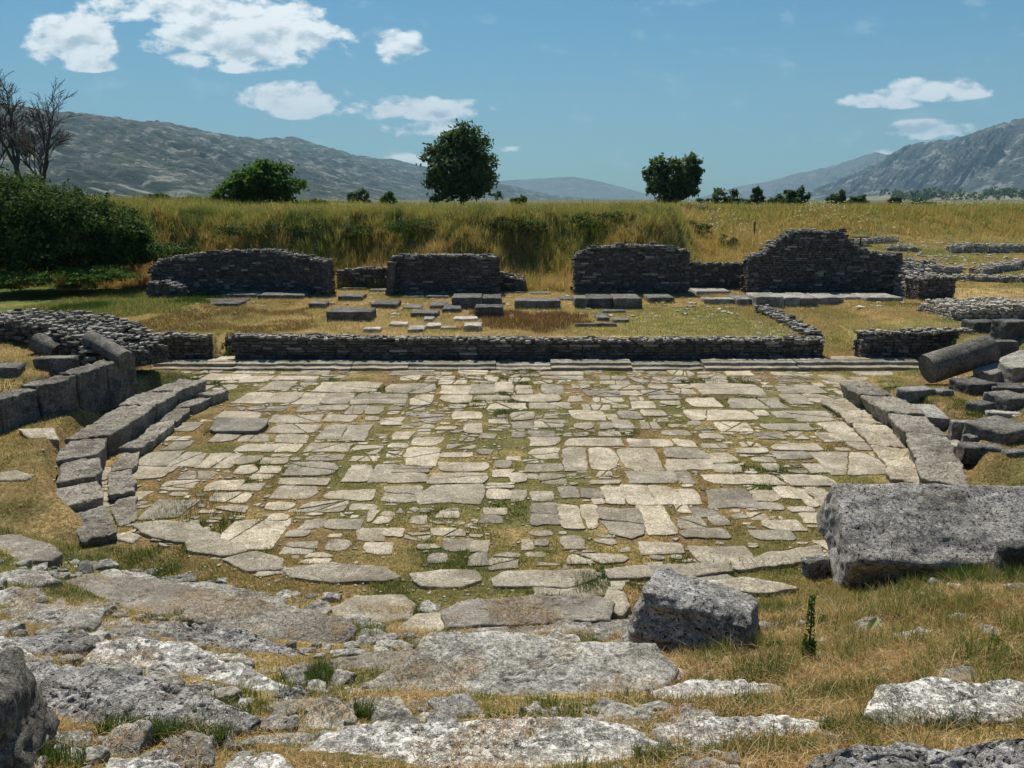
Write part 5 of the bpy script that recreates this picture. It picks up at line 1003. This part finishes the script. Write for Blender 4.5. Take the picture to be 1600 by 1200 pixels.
def bpx(px, py, D, rx, rz, ry=None): return (AT(px, py, D), np.array([rx, ry or rx, rz]))
bush('hedge', 'tall dark overgrown hedge filling the left edge below the bare tree', [bpx(60, 350, 43, 2.6, 2.1), bpx(-20, 340, 42, 2.6, 2.6), bpx(120, 352, 43.5, 2.2, 1.8), bpx(170, 358, 44, 1.8, 1.6), bpx(20, 390, 42, 2.6, 1.3), bpx(100, 392, 42.6, 2.4, 1.1), bpx(30, 312, 44, 2.2, 1.3), bpx(195, 370, 44, 1.4, 1.2)], 62000, .11, 'leaf_dark')
bush('bramble', 'dark brambles spreading right of the hedge onto the bank', [bpx(225, 392, 44.5, 1.6, .7), bpx(190, 400, 43.6, 1.5, .7), bpx(262, 396, 45, 1.3, .5)], 9000, .09, 'leaf_dark')
bush('weeds', 'leafy pale green weeds in front of the dark hedge', [bpx(20, 436, 39.5, 1.6, .45), bpx(90, 432, 40, 1.8, .4), bpx(160, 428, 41, 1.5, .4), bpx(-30, 440, 39, 1.4, .5)], 12000, .07, 'leaf_light')
bush('weeds', 'small creeper growing in the gap of the stage front', [(AT(352, 548, 29.0), np.array([.35, .25, .3]))], 900, .035, 'leaf_light')
# dark scrub in the face of the bank
for l_, px, py, rx, rz in [('dark scrub patch on the bank above the low wall', 560, 372, 2.0, .35), ('dark scrub patch on the bank above the square-built wall', 660, 362, 2.6, .35), ('dark scrub patch in the middle of the bank', 800, 360, 1.8, .4), ('long dark scrub on the bank above the ragged wall', 950, 352, 2.6, .42), ('brown-black scrub at the eroded right end of the bank', 1085, 362, 1.3, .5), ('dark bramble hollow at the foot of the right end of the bank', 1135, 385, .9, .5), ('dark scrub on the bank above the curved wall', 400, 368, 2.6, .3)]:
    c = HIT(px, py); bush('scrub', l_, [(c+np.array([0, 0, .3]), np.array([rx, .7, rz+.15])), (c+np.array([rx*.7, .2, .2]), np.array([rx*.6, .6, rz]))], int(1600*rx), .07, 'leaf_dark', 'dark scrub on the grassy bank')
# bare tree
def bare_tree(label, px, py, D, H_, seed):
    rs = random.Random(seed); root = empty('bare_tree', AT(px, py, D)); tag(root, label, 'bare tree'); tr, br = Acc(), Acc()
    def grow(p, d, L, r_, lev):
        n = 4; P_ = [p]; q = p
        for k in range(n):
            d = d+np.array([rs.gauss(0, .12), rs.gauss(0, .12), rs.gauss(.05 if lev < 4 else -.03, .08)]); d = d/np.linalg.norm(d); q = q+d*L/n; P_.append(q)
        tube(tr if lev == 0 else br, P_, np.linspace(r_, r_*.62, n+1), 7 if lev < 2 else (4 if lev < 4 else 3))
        if lev >= 6: return
        for k in range(3):
            f = rs.choice((2, 3, 4)) if k else 4; th = rs.uniform(0, 2*pi); sp_ = rs.uniform(.25, .62); dd = d+np.array([cos(th), sin(th), rs.uniform(-.05, .25)])*sp_
            grow(P_[f], dd/np.linalg.norm(dd), L*rs.uniform(.66, .84), max(.017, r_*rs.uniform(.5, .64)), lev+1)
    grow(np.array([0, 0, -1.]), np.array([0, 0, 1.]), H_*.26, H_*.024, 0)
    tr.obj('trunk', M['bark'], True, None, root); br.obj('branches', M['bark'], True, None, root)
bare_tree('large leafless tree with fine twigs at the left edge', 34, 300, 56, 10.6, 6)
bare_tree('low twiggy leafless tree behind the hedge, right of the large bare one', 72, 296, 58, 6.2, 17)
bare_tree('bare forked tree just right of the large leafless one', 62, 300, 55, 8.6, 31)
bare_tree('leafless tree cut by the left frame edge', -6, 300, 57, 8.2, 21)

# ------------------------------------------------------------------ small things
b = HIT(1178, 371); o = stone_block('fence_post', 'thin dark post standing in the grass at the end of the bank', (b[0], b[1], b[2]-.1), (.14, .12, AT(1178, 346, b[1])[2]-b[2]+.1), 'dark', cell=.08, cham=.03, amp=.01, cat='post'); o.data.materials[0] = M['wood']
b = HIT(1344, 383); root = empty('info_panel', b); tag(root, 'small dark slanted panel on one post behind the tallest wall', 'panel')
zt = AT(1344, 371, b[1])[2]-b[2]
for nm, c, d_ in (('post', (0, 0, 0), (.1, .1, zt)), ('panel', (0, 0, zt-.02), (1.25, .6, .1))):
    V, F_ = block_mesh(d_[0]/2, d_[1]/2, d_[2]/2, .1, .01, 0, 5); V = V+np.array([c[0], c[1], c[2]+d_[2]/2]); mesh_obj(nm, V, F_, None, M['wood'], None, False, root)
b = HIT(1347, 482); V = np.array([(0, 0, 0), (-.32, -.02, .14), (-.08, .03, .16), (0, .05, .30), (.1, .02, .15), (.36, -.04, .12), (.07, -.08, .02), (0, -.12, -.02), (-.1, -.05, .04)]); V = V[:, [0, 2, 1]]*np.array([1, 1.4, .6])+np.array([0, 0, .05]); V = np.concatenate([V, V+np.array([0, .0, -.02])]); F3 = [(0, i, i+1) for i in range(1, 8)]+[(0, 8, 1)]; F3 += [(a+9, c+9, d_+9) for a, d_, c in F3]
F4 = [(i, i+9, (i % 8)+10, (i % 8)+1) for i in range(1, 9)]
tag(mesh_obj('paper_scrap', V, F4, F3, M['heads'], {'tint': np.full(18, .9)}, False, None), 'crumpled white scrap at the foot of the rough block row', 'paper scrap').location = tuple(b+np.array([0, 0, .02]))
b = HIT(1262, 1030); root = empty('mullein', b); tag(root, 'dark green leafy flower spike standing in the dry grass', 'plant'); a = Acc()
Hm = AT(1256, 930, b[1])[2]-b[2]; tube(a, [(0, 0, -.05), (0, 0, Hm*.5), (-.02, 0, Hm)], [.012, .010, .006], 6); a.obj('stem', M['leaf'], True, None, root)
n = 420; zz = rng.random(n)**.8*Hm; th = rng.uniform(0, 2*pi, n); rad = .018+.05*(1-zz/Hm)**1.5+rng.uniform(0, .015, n); C_ = np.stack([np.cos(th)*rad-.02*zz/Hm, np.sin(th)*rad, zz], 1)
V, F_, t_ = leaves(C_, np.where(zz < Hm*.3, .045, .018), np.stack([np.cos(th), np.sin(th), th*0+.8], 1), rng.random(n)); mesh_obj('leaf', V, F_, None, M['leaf_light'], {'tint': t_*.5}, False, root)['kind'] = 'stuff'
P_ = pts(42000, 1.3, 6.8, 4.4, 9.5, lambda x, y: (~occ(x, y))&(rng.random(len(x)) < sstep(.0, .3, fbm2(x, y, .7, 3, 66)))); n = len(P_)
blade_obj('scrub_grass', P_, rng.uniform(.05, .16, n), rng.uniform(.004, .009, n), rng.uniform(.4, .95, n), rng.random(n), M['rust'], True)
for i, (l_, px, py, r_) in enumerate([('low leafy green weed right of the flower spike', 1290, 978, .16), ('leafy green weed under the huge tilted block', 1392, 912, .15), ('small green thistle-like weed above the pale leaf', 1372, 945, .14), ('leafy green weed at the lower right in the dry grass', 1545, 1018, .2), ('small green weed between boulder and flower spike', 1215, 1015, .14), ('low green plant growing on the paving edge near the boulder', 935, 898, .16)]):
    c = HIT(px, py); bush('weed', l_, [(c+np.array([0, 0, .03]), np.array([r_, r_, r_*.6]))], 420, .022, 'leaf_light', 'small green weeds')
b = HIT(1358, 992); u = np.linspace(0, 1, 12); Lf = .26; V = []
for k in u:
    wv = .055*sin(pi*min(1, k*.97+.02))**.7; z_ = .03+.16*k-.05*k*k; V += [(-.02+Lf*k*.55-wv, -.02+Lf*k*.5, z_+.03), (-.02+Lf*k*.55, -.02+Lf*k*.5, z_), (-.02+Lf*k*.55+wv, -.02+Lf*k*.5, z_+.03)]
F4 = [(3*i+j, 3*i+j+1, 3*i+j+4, 3*i+j+3) for i in range(11) for j in range(2)]
M['pale_leaf'] = leaf_mat('pale_leaf', [(.26, .32, .10), (.36, .42, .16)], .3)
o = mesh_obj('broad_leaf', np.array(V), F4, None, M['pale_leaf'], {'tint': np.full(36, 1.)}, True); o.location = tuple(b); tag(o, 'single broad pale green leaf lying on the dry slope', 'leaf')
